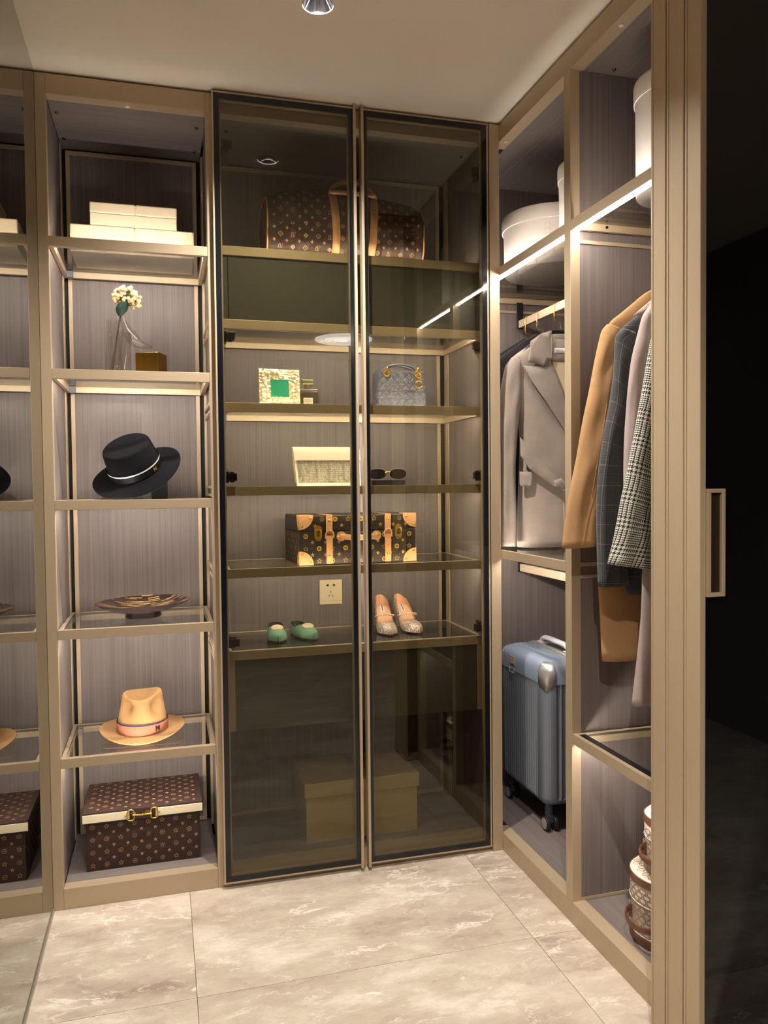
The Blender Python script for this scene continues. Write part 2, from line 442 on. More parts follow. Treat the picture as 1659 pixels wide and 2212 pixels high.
# ================================================================== the room
H = 2.5; XR = 1.4603
fl = struct('floor', box(-.1, 3.2, -5.05, .5, -.05, -.004), 'grout')
xs = [0, .4, 1.32, 2.24, 3.16]; ys = [-5.0, -4.22, -3.30, -2.38, -1.46, -.54, .03]
for i in range(4):
    for j in range(6):
        t = part('floor_tile', box(xs[i]+.0007, xs[i+1]-.0007, ys[j]+.0007, ys[j+1]-.0007, -.006, 0), 'marble', fl, bevel=.0006)
# ceiling with a round opening for the downlight
DLX, DLY, DLR = .744, -.513, .040
mb = MB()
n = 32; q = .08
def sq(i):
    a = 2*PI*i/n; c, s = math.cos(a), math.sin(a); k = q/max(abs(c), abs(s)); return (DLX+c*k, DLY+s*k)
for z, flip in ((H, 0), (H+.06, 1)):
    inn = [(DLX+DLR*math.cos(2*PI*i/n), DLY+DLR*math.sin(2*PI*i/n), z) for i in range(n)]
    out = [(*sq(i), z) for i in range(n)]
    mb.add(inn+out, [(i, (i+1) % n, n+(i+1) % n, n+i) for i in range(n)])
    for a, b_, c, d in ((-.1, DLX-q, -5.05, .5), (DLX+q, 3.2, -5.05, .5), (DLX-q, DLX+q, -5.05, DLY-q), (DLX-q, DLX+q, DLY+q, .5)):
        mb.add([(a, c, z), (b_, c, z), (b_, d, z), (a, d, z)], [(0, 1, 2, 3)])
struct('ceiling', mb, 'ceiling_paint', recalc=False)
struct('wall_back', box(-.1, 2.05, .42, .5, 0, H), 'black_gap')
struct('wall_left', box(-.1, -.008, -5.0, .42, 0, H), 'wall_paint')
struct('wall_right', box(1.975, 2.05, -.97, .42, 0, H), 'wall_paint')
struct('wall_return', box(2.05, 3.2, -.97, -.9, 0, H), 'wall_paint')
struct('wall_hall_right', box(3.16, 3.24, -5.0, -.97, 0, H), 'wall_dark')
struct('wall_front', box(-.1, 3.24, -5.08, -5.0, 0, H), 'wall_dark')
struct('trim_1', box(1.2, 3.1, -1.16, -.972, H-.012, H-.0005), 'gold')

t = thing('wall_mirror', 'tall frameless wall mirror beside the open shelf unit', 'mirror', (-.004, -.5, 0), world=True)
part('mirror_glass', box(-.007, 0, -.99, -.0005, .006, 2.497), 'mirror', t)
part('bottom_trim', box(-.007, .004, -.99, -.002, 0, .012), 'aluminium', t, bevel=.001)

# downlight of the closet
t = thing('ceiling_downlight', 'recessed round chrome downlight in the pale ceiling', 'downlight', (DLX, DLY, H), world=True)
mb = MB().lathe([(.0395, 0), (.036, .012), (.030, .03), (.024, .048)], (DLX, DLY, H), 40)
part('reflector', mb, 'chrome', t, smooth=60)
part('trim_ring', MB().lathe([(.0395, .001), (.0395, -.0015), (.043, -.0015), (.043, .0005)], (DLX, DLY, H), 40), 'white_plastic', t, smooth=50)
part('lamp_disc', MB().lathe([(.0001, .046), (.024, .046)], (DLX, DLY, H), 32), 'lamp', t)
part('housing', MB().lathe([(.03, .05), (.042, .05), (.042, .02)], (DLX, DLY, H), 24), 'black_metal', t)
def spot(name, loc, watts, size, rad=.022, parent=None, col=SPOTC, blend=.7):
    ld = bpy.data.lights.new(name, 'SPOT'); ld.energy = watts; ld.spot_size = math.radians(size); ld.spot_blend = blend
    ld.shadow_soft_size = rad; ld.color = col
    o = bpy.data.objects.new(name, ld); COL.objects.link(o)
    if parent: o.parent = parent; o.location = Vector(loc)-parent.location
    else: o.location = loc
    return o
spot('downlight_beam', (DLX, DLY, H+.02), SPOT, 130, parent=t)
# a recessed lamp and a round ceiling light in the room outside
x, y = RDX, RDY
t2 = thing('room_downlight_offscreen', 'recessed round downlight in the outer room ceiling', 'downlight', (x, y, H), world=True)
part('trim_ring', MB().lathe([(.03, -.001), (.03, -.006), (.045, -.006), (.045, 0)], (x, y, H), 32), 'white_plastic', t2, smooth=50)
part('lamp_disc', MB().lathe([(.0001, -.003), (.03, -.003)], (x, y, H), 24), 'lamp', t2)
spot('room_beam_offscreen', (x, y, H-.03), SPOT, 130, parent=t2)
t = thing('ceiling_light_offscreen', 'round white flush ceiling light with concentric rings', 'ceiling light', (1.807, -3.94, H), world=True)
part('flange', MB().lathe([(.235, 0), (.235, -.012), (.205, -.022), (.18, -.012)], (1.807, -3.94, H), 48), 'room_lamp', t, smooth=50)
for r in (.155, .11, .065):
    part('ring', MB().lathe([(r, -.002), (r+.01, -.028), (r-.03, -.020)], (1.807, -3.94, H), 40), 'room_lamp', t, smooth=40)

# ------------------------------------------------------------------ cabinets
def frame_ring(x0, x1, z0, z1, w, y0, y1):
    return [('rail', (x0, x1, y0, y1, z1-w, z1)), ('rail', (x0, x1, y0, y1, z0, z0+w)), ('stile', (x0, x0+w, y0, y1, z0+w, z1-w)), ('stile', (x1-w, x1, y0, y1, z0+w, z1-w))]
def screw(x, y, z, t):
    part('screw', MB().lathe([(.0001, -.0045), (.004, -.004), (.006, -.0015), (.0062, 0)], (x, y, z), 12), 'screw_metal', t, smooth=60)
def back_panel(t, x0, x1, z0, z1):
    p = part('back_panel', box(x0+.012, x1-.012, .392, .402, z0+.012, z1-.012), 'wood', t)
    for nm, b in frame_ring(x0, x1, z0, z1, .013, .385, .403): part('panel_'+nm, box(*b), 'gold', p, bevel=.0008)
    return p
# --- open shelf unit at the mirror
t = thing('open_shelf_cabinet', 'open gold framed shelf unit with taupe wood back, beside the mirror', 'cabinet', (.26, .2, 0), world=True)
part('post', box(0, .0295, 0, .03, 0, H-.007), 'gold', t, bevel=.001)
part('post', box(.4885, .534, 0, .03, 0, H-.007), 'gold', t, bevel=.001)
part('side_panel', box(.004, .0285, .03, .345, .0635, 2.435), 'wood', t)
for a, b_ in ((.345, .360), (.366, .386)): part('rear_profile', box(.004, .031, a, b_, .0635, 2.435), 'gold', t, bevel=.0008)
part('profile_groove', box(.004, .026, .36, .366, .0635, 2.435), 'gold', t)
for a, b_ in ((.345, .360), (.366, .386)): part('rear_profile', box(.4885, .534, a, b_, .0635, 2.435), 'gold', t, bevel=.0008)
part('divider_panel', box(.496, .530, .03, .345, .0635, 2.435), 'wood', t)
for z in (2.021, 1.791, 1.529, 1.262, .998, .734):
    for dz in (-.016, .010): part('divider_bar', box(.4885, .496, .031, .344, z+dz, z+dz+.008), 'gold', t)
part('back_liner', box(.0, .534, .4045, .416, 0, H-.007), 'black_gap', t)
back_panel(t, .042, .475, .066, 2.428)
part('top_board', box(.0297, .4883, 0, .042, 2.435, H-.007), 'gold', t, bevel=.001)
part('top_panel', box(.0297, .4883, .042, .402, 2.436, 2.452), 'wood_flat', t)
part('plinth', box(.0297, .4883, .0, .040, 0, .0635), 'gold', t, bevel=.001)
part('deck_panel', box(.031, .4883, .040, .404, .045, .0625), 'wood_deck', t)
for x, y in ((.047, .121), (.467, .124), (.047, .308), (.466, .31)): screw(x, y, 2.436, t)
def sensor(x, y, t): part('sensor', MB().lathe([(.0001, -.0035), (.004, -.0035), (.0045, -.005), (.0066, -.005), (.007, 0)], (x, y, 2.435), 20), 'white_plastic', t, smooth=40)
sensor(.259, .02, t)
# --- glass fronted unit
t = thing('display_cabinet', 'tall display cabinet with two smoked glass doors in gold frames', 'cabinet', (.97, .2, 0), world=True)
part('post', box(1.4245, XR, -.022, .03, 0, H-.007).box(1.4085, 1.4245, .0, .03, 0, H-.007), 'gold', t, bevel=.0008)
part('side_panel', box(1.409, 1.428, .03, .345, .0635, 2.435), 'wood', t)
for a, b_ in ((.345, .360), (.366, .386)): part('rear_profile', box(1.405, 1.428, a, b_, .0635, 2.435), 'gold', t, bevel=.0008)
part('profile_groove', box(1.411, 1.428, .36, .366, .0635, 2.435), 'gold', t)
part('back_liner', box(.535, 1.43, .4045, .416, 0, H-.007), 'black_gap', t)
back_panel(t, .546, 1.389, .066, 2.428)
part('top_board', box(.5345, 1.408, 0, .042, 2.435, H-.007), 'gold', t, bevel=.001)
part('top_panel', box(.5345, 1.428, .042, .402, 2.436, 2.452), 'wood_flat', t)
part('plinth', box(.5345, 1.408, .0, .040, 0, .0635), 'gold', t, bevel=.001)
part('deck_panel', box(.5345, 1.409, .040, .404, .045, .0625), 'wood_deck', t)
for x, y in ((1.38, .123), (.56, .123)): screw(x, y, 2.436, t)
def door(x0, x1, hinge):
    z0, z1 = .018, 2.492
    fm = MB()
    for nm, b in frame_ring(x0, x1, z0, z1, .0245, -.018, -.001): fm.box(*b)
    for nm, b in frame_ring(x0, x1, z0, z1, .005, -.0225, -.0185): fm.box(*b)
    d = part('door', fm, 'gold', t, label=('left' if hinge == 'l' else 'right')+' glass door frame')
    part('glass_pane', box(x0+.0052, x1-.0052, -.0215, -.0185, z0+.0052, z1-.0052), 'door_glass', d)
    bm_ = MB()
    for nm, b in frame_ring(x0+.0052, x1-.0052, z0+.0052, z1-.0052, .0165, -.0222, -.0217): bm_.box(*b)
    part('black_border', bm_, 'black_border', d)
    xe = (x1-.0085, x1) if hinge == 'l' else (x0, x0+.0085)
    part('edge_profile', box(xe[0], xe[1], -.034, -.0226, z0-.006, z1+.004), 'gold', d, bevel=.0008, label='slim gold grip profile on the meeting edge')
    for z in (2.343, 1.75, 1.306, .78):
        s = 1 if hinge == 'l' else -1; xa = (.534 if hinge == 'l' else 1.4085)
        hm = MB().box(*sorted((xa, xa+s*.010)), .012, .062, z-.018, z+.018).box(*sorted((xa+s*.006, xa+s*.034)), 0, .022, z-.012, z+.012)
        hm.cyl((xa+s*.020, .018, z-.017), (xa+s*.020, .018, z+.017), .008, n=10)
        part('hinge', hm, 'hinge_metal', d, bevel=.0015)
door(.506, .9585, 'l'); door(.9755, 1.4195, 'r')
# --- hanging unit on the right wall
t = thing('hanging_cabinet', 'two bay open gold framed wardrobe along the right wall', 'cabinet', (1.7, -.3, 0), world=True)
part('post', box(XR, XR+.030, -.508, -.472, .0635, 2.435), 'gold', t, bevel=.001)
part('post', box(XR, XR+.030, -.968, -.932, .0635, 2.435), 'gold', t, bevel=.001)
part('far_panel', box(1.4605, 1.955, .372, .386, .0635, 2.435), 'wood', t)
part('filler_panel', box(1.440, 1.4598, .031, .372, .0635, 2.435), 'wood', t)
part('divider_panel', box(XR+.030, 1.955, -.505, -.475, .0635, 2.435), 'wood', t)
part('end_panel', box(XR+.030, 1.955, -.965, -.935, .0635, 2.435), 'wood', t)
part('rear_panel', box(1.955, 1.970, -.965, .386, .0635, 2.435), 'wood', t)
part('top_board', box(XR+.0002, XR+.042, -.968, .03, 2.435, H-.007), 'gold', t, bevel=.001)
part('top_panel', box(XR+.042, 1.955, -.966, .386, 2.436, 2.452), 'wood_deck_y', t)
part('plinth', box(XR+.0002, XR+.042, -.968, .03, 0, .0635), 'gold', t, bevel=.001)
part('deck_panel', box(XR+.042, 1.955, -.966, .386, .045, .0625), 'wood_deck_y', t)
for z in (1.953, 1.036, 1.002):
    part('panel_trim', box(XR+.030, 1.95, -.509, -.505, z, z+.010), 'gold', t)
for z in (1.953,):
    part('panel_trim', box(1.462, 1.95, .367, .372, z, z+.009), 'gold', t)
part('panel_trim', box(XR+.03, 1.95, -.508, -.505, .0635, .072), 'gold', t)
sensor(1.48, -.035, t); sensor(1.48, -.734, t)
screw(1.584, -.535, 2.436, t)

# ------------------------------------------------------------------ glass shelves
def shelf(label, group, x0, x1, y0, y1, zt, front='y', led='led', clips=False, border=False, screws=False):
    t = thing('glass_shelf', label, 'shelf', ((x0+x1)/2, (y0+y1)/2, zt-.029), group=group, world=True)
    hr = .029; zb = zt-hr; sw = .012
    if front == 'y':
        part('front_rail', box(x0, x1, y0, y0+.018, zb, zt), 'gold', t, bevel=.0008)
        part('back_rail', box(x0, x1, y1-.012, y1, zb, zt-.001), 'gold', t, bevel=.0008)
        for a in (x0, x1-sw): part('side_rail', box(a, a+sw, y0+.018, y1-.012, zb, zt-.0005), 'gold', t, bevel=.0008)
        part('glass_panel', box(x0+sw, x1-sw, y0+.018, y1-.012, zt-.009, zt-.002), 'shelf_glass', t)
        if led: part('led_strip', box(x0+.012, x1-.012, y0+.018, y0+.0225, zb+.006, zb+.014), led, t)
        if clips: part('corner_clip', box(x0+sw, x0+sw+.02, y1-.034, y1-.012, zb-.003, zb+.018), 'grey_clip', t, bevel=.001)
    else:
        part('front_rail', box(x0, x0+.013, y0, y1, zb, zt), 'gold', t, bevel=.0008)
        part('back_rail', box(x1-.012, x1, y0, y1, zb, zt-.001), 'gold', t, bevel=.0008)
        for a in (y0, y1-sw): part('side_rail', box(x0+.013, x1-.012, a, a+sw, zb, zt-.0005), 'gold', t, bevel=.0008)
        part('glass_panel', box(x0+.013, x1-.012, y0+sw, y1-sw, zt-.009, zt-.002), 'shelf_glass', t)
        if border: part('black_border', box(x0+.013, x0+.036, y0+sw, y1-sw, zt-.0018, zt-.0012), 'black_border', t)
        # the upper shelves carry their strip under the rail, the lower ones behind it
        strip = box(x0+.0095, x0+.0185, y0+.012, y1-.012, zb-.0046, zb-.0002) if zt > 1.5 else box(x0+.0132, x0+.018, y0+.014, y1-.014, zb+.002, zb+.010)
        part('led_strip', strip, 'led', t)
        if screws:
            for x in (1.567, 1.85): part('screw', MB().cyl((x, y1-sw, zb+.012), (x, y1-sw-.003, zb+.012), .004, n=10), 'screw_metal', t)
G1 = 'shelves of the open unit'; G2 = 'shelves behind the glass doors'; G3 = 'shelves of the hanging unit'
zl = [2.0212, 1.6316, 1.2396, .8497, .4598]
for z, lab in zip(zl, ('gold edged glass shelf carrying the two cream boxes', 'gold edged glass shelf carrying the glass vase', 'gold edged glass shelf under the black felt hat',
                       'gold edged glass shelf under the mosaic dish', 'gold edged glass shelf under the tan fedora')):
    shelf(lab, G1, .0300, .4880, .0005, .376, z, clips=True)
ZC = dict(S1=2.035, S2=1.805, S3=1.543, S4=1.276, S5=1.012, S6=.748)
for k, lab in (('S1', 'glass shelf behind the doors carrying the monogram duffel bag'), ('S2', 'glass shelf behind the doors under the upper dark drawer'),
               ('S3', 'glass shelf behind the doors carrying the picture frame'), ('S4', 'glass shelf behind the doors carrying the sequin clutch'),
               ('S5', 'glass shelf behind the doors under the star print travel case'), ('S6', 'glass shelf behind the doors carrying the two pairs of shoes')):
    shelf(lab, G2, .5345, 1.4080, .020, .380, ZC[k], clips=True, led=None if k == 'S6' else 'led')
shelf('lit glass shelf carrying the two white hat boxes by the corner', G3, XR, 1.954, -.4715, .366, 2.016, 'x')
shelf('lit glass shelf carrying the tall white hat box', G3, XR, 1.954, -.9315, -.5095, 2.016, 'x', screws=True)
shelf('glass shelf between the hanging taupe coat and the suitcase', G3, XR, 1.954, -.4715, .366, 1.049, 'x')
shelf('black bordered glass shelf under the hanging coats', G3, XR, 1.954, -.9315, -.5095, .556, 'x', border=True)
# drawers behind the doors
t = thing('drawer', 'dark smoked drawer front under the duffel bag shelf', 'drawer', (.97, .2, ZC['S2']), group='drawers behind the doors', world=True)
part('front_panel', box(.552, 1.392, .026, .034, ZC['S2']+.001, 2.0035), 'drawer_front', t, bevel=.001)
part('drawer_box', box(.552, 1.392, .035, .37, ZC['S2']+.001, 1.97), 'black_gap', t)
part('side_strip', box(.5345, .5500, .026, .034, ZC['S2']+.001, 2.004), 'drawer_front', t); part('side_strip', box(1.394, 1.4075, .026, .034, ZC['S2']+.001, 2.004), 'drawer_front', t)
t = thing('drawer', 'dark smoked drawer front under the shoe shelf', 'drawer', (.97, .2, .49), group='drawers behind the doors', world=True)
part('front_panel', box(.5545, 1.386, .026, .034, .489, .7165), 'drawer_front', t, bevel=.001)
part('drawer_box', box(.556, 1.384, .035, .37, .505, .70), 'black_gap', t)
for a in (.5345, 1.3875): part('side_stile', box(a, a+.0195, .022, .05, .489, .7185), 'gold', t, bevel=.0008)

# ------------------------------------------------------------------ stacked sliding doors at the entrance
XL = 1.40
for k, (ya, yb, lab) in enumerate(((-1.030, -.978, 'sliding smoked glass door leaf nearest the wardrobe, innermost of the stack of three'),
                                   (-1.092, -1.034, 'sliding smoked glass door leaf in the middle of the stack of three'),
                                   (-1.148, -1.096, 'sliding black glass door leaf with the gold pull handle'))):
    t = thing('sliding_door', lab, 'sliding door', (1.85, (ya+yb)/2, 0), group='stacked sliding doors', world=True)
    part('stile', box(XL, XL+.0145, ya, yb, .004, 2.486), 'gold', t, bevel=.0018)
    part('edge_bead', box(XL-.0012, XL, yb-.009, yb-.006, .004, 2.486), 'gold', t)
    part('stile', box(2.30, 2.3145, ya, yb, .004, 2.486), 'gold', t, bevel=.0018)
    part('rail', box(XL+.0145, 2.30, ya, yb, 2.468, 2.486), 'gold', t); part('rail', box(XL+.0145, 2.30, ya, yb, .004, .024), 'gold', t)
    part('glass_panel', box(XL+.0145, 2.30, ya+.003, ya+.009, .024, 2.468), 'leaf_glass', t)
    if k == 2:
        h = MB()
        for nm, b in frame_ring(XL+.0145, XL+.0575, 1.036, 1.259, .0085, ya-.006, ya+.003): h.box(*b)
        hd = part('handle', h, 'gold', t, bevel=.001, label='rectangular gold pull handle')
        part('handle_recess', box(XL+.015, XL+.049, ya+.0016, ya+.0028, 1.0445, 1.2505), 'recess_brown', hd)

# ================================================================== prints
def emblem(mb, kind, cx, cy, r, fn):
    if kind == 'ring':
        mb.strip(circ(r, 20, cx, cy), circ(r*.82, 20, cx, cy), fn)
        mb.flat([(cx+r*(.30+.26*math.cos(5*a))*math.cos(a+.3), cy+r*(.30+.26*math.cos(5*a))*math.sin(a+.3)) for a in (2*PI*i/30 for i in range(30))], fn)
    elif kind == 'disc':
        mb.strip(circ(r, 20, cx, cy), circ(r*.5, 20, cx, cy), fn); mb.flat(circ(r*.22, 8, cx, cy), fn)
    elif kind == 'staro':
        mb.strip(star(r*1.15, r*.62, 5, cx, cy), star(r*.80, r*.42, 5, cx, cy), fn); mb.flat(circ(r*.14, 6, cx, cy), fn)
    elif kind == 'star':
        mb.strip(star(r, r*.46, 5, cx, cy), circ_n(r*.15, 10, cx, cy), fn)
    elif kind == 'flower4':
        mb.flat([(cx+r*(.48+.52*math.cos(4*a)**2*abs(math.cos(2*a)))*math.cos(a), cy+r*(.48+.52*abs(math.cos(2*a)))*math.sin(a)) for a in (2*PI*i/24 for i in range(24))], fn)
    elif kind == 'quatre':
        mb.strip([(cx+r*(.72+.28*abs(math.cos(2*a))**2)*math.cos(a), cy+r*(.72+.28*abs(math.cos(2*a))**2)*math.sin(a)) for a in (2*PI*i/24 for i in range(24))], circ_n(r*.62, 24, cx, cy), fn)
        mb.flat([(cx+r*(.12+.36*abs(math.cos(2*a)))*math.cos(a), cy+r*(.12+.36*abs(math.cos(2*a)))*math.sin(a)) for a in (2*PI*i/24 for i in range(24))], fn)
    elif kind == 'diamond':
        f = lambda k: [(cx+k*r*1.15*math.copysign(abs(math.cos(a))**2, math.cos(a)), cy+k*r*1.15*math.copysign(abs(math.sin(a))**2, math.sin(a))) for a in (2*PI*i/24 for i in range(24))]
        mb.strip(f(1), f(.72), fn); mb.flat(star(r*.42, r*.12, 4, cx, cy), fn)
    elif kind == 'LV':
        def stroke(p, q_, w_):
            dx, dy = q_[0]-p[0], q_[1]-p[1]; l = math.hypot(dx, dy); nx, ny = -dy/l*w_/2, dx/l*w_/2
            mb.flat([(cx+r*(p[0]+nx), cy+r*(p[1]+ny)), (cx+r*(p[0]-nx), cy+r*(p[1]-ny)), (cx+r*(q_[0]-nx), cy+r*(q_[1]-ny)), (cx+r*(q_[0]+nx), cy+r*(q_[1]+ny))], fn)
        stroke((-.55, .75), (-.95, -.75), .24); stroke((-1.1, -.78), (.1, -.78), .16); stroke((-.85, .78), (-.25, .78), .12)
        stroke((-.15, .95), (.25, -1.0), .26); stroke((.25, -1.0), (.95, .95), .12); stroke((-.4, .98), (.15, .98), .12); stroke((.7, .98), (1.2, .98), .12); stroke((.1, -.78), (.18, -.5), .1)
def circ_n(r, n, cx, cy): return [(cx+r*math.cos(PI/2+2*PI*i/n), cy+r*math.sin(PI/2+2*PI*i/n)) for i in range(n)]
def star_print(x0, x1, y0, y1, dx, dy, r, fn, fn_ok=None, kinds=('ring', 'staro'), solid='star'):
    mb = MB(); row = 0; y = y1-dy*.55
    while y > y0+r*.6:
        if row % 2 == 0:
            x = x0+dx*.45; k = (row//2) % 2
            while x < x1-r: emblem(mb, kinds[k % 2], x, y, r, fn); k += 1; x += dx
        else:
            x = x0+dx*.95
            while x < x1-r: emblem(mb, solid, x, y, r*.92, fn); x += dx
        y -= dy; row += 1
    return mb

# ================================================================== open shelf unit: its things
def cream_box(label, x0, x1, y0, y1, z0, z1):
    t = thing('storage_box', label, 'box', ((x0+x1)/2, (y0+y1)/2, z0), group='cream boxes on the top shelf', world=True)
    zm = z0+(z1-z0)*.52; xm = (x0+x1)/2+.005
    part('base', box(x0+.001, x1-.001, y0+.0008, y1, z0, zm-.0006), 'box_cream', t, bevel=.002)
    part('lid', box(x0, xm-.0008, y0, y1, zm, z1).box(xm+.0008, x1, y0, y1, zm, z1), 'box_cream', t, bevel=.004, smooth=50)
    part('inner_edge', box(x0+.003, x1-.003, y0+.003, y1-.003, zm-.002, z1-.004), 'box_cream', t)
cream_box('long cream box lying directly on the top shelf, lower of two', .075, .454, .140, .340, 2.0195, 2.107)
cream_box('shorter cream box stacked on top of the long one', .135, .401, .137, .320, 2.1075, 2.179)

# --- vase with berries over a brass cube
t = thing('glass_vase', 'clear melted looking two neck glass vase slumped over a brass cube', 'vase', (.205, .17, 1.6298), world=True)
ZS = 1.6298
mb = MB(); secs = []
prof = [(0, .026), (.02, .0265), (.06, .0245), (.11, .021), (.15, .0195), (.187, .0195)]
mb.lathe([(r, z) for z, r in prof], (.196, .165, ZS), 28, cap0=True)
part('tall_neck', mb, 'clear_glass', t, smooth=60)
path = [(.226, 1.826, .0085), (.229, 1.812, .010), (.234, 1.795, .013), (.243, 1.776, .018), (.256, 1.757, .024), (.272, 1.744, .024), (.290, 1.737, .019), (.306, 1.7335, .012), (.317, 1.7325, .005)]
path = interp_rows(path, 30); secs = []
for k in range(len(path)):
    a = path[max(0, k-1)]; b_ = path[min(len(path)-1, k+1)]; d = Vector((b_[0]-a[0], 0, b_[1]-a[1])).normalized(); nn = Vector((-d.z, 0, d.x)); x, z, r = path[k]
    c = Vector((x, .165, z))
    rr_ = r*(1 if k < 12 else .55 if k > 20 else 1-.45*(k-12)/8)
    secs.append([tuple(c+nn*rr_*math.cos(2*PI*i/20)-nn*(rr_*.35 if k > 12 else 0)*0+Vector((0, 1, 0))*(r*1.35)*math.sin(2*PI*i/20)) for i in range(20)])
part('slumped_neck', MB().loft(secs, True, False, True), 'clear_glass', t, smooth=60)
mb = MB(); secs = []
for k in range(14):
    s_ = k/13; cx_ = .205+.040*(1-s_)**2*0+.022*math.sin(PI*s_)*.6; rx = .034-.012*s_; secs.append([(.212+.02*s_+rx*math.cos(2*PI*i/24), .165+(.034-.014*s_)*math.sin(2*PI*i/24), ZS+.001+.15*s_) for i in range(24)])
part('body', MB().loft(secs, True, True, False), 'clear_glass', t, smooth=60)
t = thing('brass_cube', 'polished brass cube under the slumped neck of the glass vase', 'cube', (.313, .205, ZS), rotz=math.radians(-24))
mb = box(-.039, .039, -.035, .035, 0, .0875); part('block', mb, 'brass', t, bevel=.0012)
t = thing('berry_branch', 'artificial cream berry branch standing in the glass vase', 'flower', (.194, .160, ZS+.004), world=True)
stem = [(.193, .160, ZS+.006), (.199, .160, 1.70), (.208, .160, 1.76), (.216, .160, 1.805), (.222, .160, 1.835), (.226, .160, 1.865)]
part('stem', MB().tube(stem, [.0022, .0022, .0024, .0026, .003, .002], 8), 'stem', t, smooth=60)
lf = MB(); ls = []
for k in range(9):
    s_ = k/8; w_ = .017*math.sin(PI*min(1, s_*1.15+.06))**.8+.0015; ls.append([(.221+.012*s_-w_, .152-.006*s_, 1.826+.062*s_), (.221+.012*s_, .146-.008*s_, 1.826+.062*s_), (.221+.014*s_+w_, .150-.010*s_, 1.828+.060*s_)])
part('leaf', lf.loft(ls, False, False, False), 'leaf_green', t, smooth=60, solid=.001)
bmesh_src = None; cen = Vector((.243, .165, 1.893))
pts_ = []
random.seed(11)
while len(pts_) < 88:
    a = random.uniform(0, 2*PI); u = random.uniform(-1, 1); rr_ = random.uniform(.62, 1)
    p = Vector((math.sqrt(1-u*u)*math.cos(a)*.046, math.sqrt(1-u*u)*math.sin(a)*.036, u*.036))*rr_
    p.z += -.35*p.x if p.x > 0 else .1*p.x
    if p.z < -.02 and p.x < .012 and p.x > -.02: continue
    if all((p-q_).length > .0082 for q_ in pts_): pts_.append(p)
tw = MB()
for k, p in enumerate(pts_):
    c = cen+p; tw.cyl(tuple(cen+Vector((-.015, 0, -.028))), tuple(c), .0006, n=4)
    if bmesh_src is None:
        mbb = MB().sphere((0, 0, 0), .0056, 10, 7); me_o = part('berry', mbb, 'berry', t, smooth=80); bmesh_src = me_o
        me_o.location = c-Vector(t.location); mo = me_o.data
        # undo world shift of the first berry mesh
        for v in mo.vertices: v.co += Vector(t.location)
    else:
        o = bpy.data.objects.new('berry', bmesh_src.data); COL.objects.link(o); o.parent = t; o.location = c-Vector(t.location)
        sc_ = random.uniform(.85, 1.12); o.scale = (sc_,)*3
part('twigs', tw, 'leaf_green', t)

# --- hats
def hat_mesh(crown, brim, nth=64):
    """crown(th, s) and brim(th, s) -> point; s runs 0..1"""
    secs = [[crown(2*PI*i/nth, k/26) for i in range(nth)] for k in range(27)]
    return secs
t = thing('black_hat', 'black felt boater hat with thin white band, tilted on a black block', 'hat', (.262, .168, 1.3195))
Rm = Matrix.Rotation(math.radians(-22), 4, 'Y') @ Matrix.Rotation(math.radians(27), 4, 'X')
t.rotation_euler = Rm.to_euler()
nth = 64
def bl_crown(th, s):
    # from brim joint up the wall and over the flat top
    if s < .55:
        z = .012+.068*s/.55; r = 1-.10*(s/.55)
    elif s < .7:
        a = (s-.55)/.15*PI/2; z = .080+.009*math.sin(a); r = .90-.085*(1-math.cos(a))
    else:
        z = .089-.006*((s-.7)/.3); r = .815*(1-(s-.7)/.3)+.001
    return (r*.0865*math.cos(th), r*.098*math.sin(th), z*1.12)
cs = [[bl_crown(2*PI*i/nth, k/26) for i in range(nth)] for k in range(27)]
part('crown', MB().loft(cs, True, False, True), 'felt_black', t, smooth=50)
def bl_brim(th, s, off=0):
    r = .084+.062*s; z = .012-.010*s**.6+.012*s*math.cos(2*th)*.6-.004*s
    return (r*math.cos(th), r*1.07*math.sin(th)*(1 if s < .05 else 1), z+off)
bs = [[bl_brim(2*PI*i/nth, k/10) for i in range(nth)] for k in range(11)]
part('brim', MB().loft(bs, True, False, False), 'felt_black', t, smooth=60, solid=.003)
def oval_band(rx, ry, z0, z1, th=.0012):
    s = []
    for rr_, z in ((1, z0), (1, z1)): s.append([(rx*math.cos(2*PI*i/64), ry*math.sin(2*PI*i/64), z) for i in range(64)])
    return MB().loft(s, True, False, False)
part('ribbon', oval_band(.0870, .0985, .013, .034), 'ribbon_black', t, smooth=60)
part('white_band', oval_band(.0873, .0988, .034, .0385), 'ribbon_white', t, smooth=60)
a_ = math.radians(-52); bp_ = Vector((.0880*math.cos(a_), .0995*math.sin(a_), .022))
tn = Vector((-math.sin(a_), math.cos(a_), 0)); on = Vector((math.cos(a_), math.sin(a_), 0))
part('letter_badge', text_mb('M', .020, lambda x, y: tuple(bp_+tn*x+Vector((0, 0, 1))*y+on*.0012), True), 'bright_gold', t, solid=.001)
zmin = 1e9
for ch in t.children:
    for v in ch.data.vertices: zmin = min(zmin, (Rm @ v.co).z)
t.location.z = 1.2382-zmin+.0016
tag(part('display_block', box(-.026, .026, -.03, .03, 0, .086), 'block_black', bevel=.001), 'matte black display block propping up the black hat', 'block').location = (.331, .232, 1.2378)

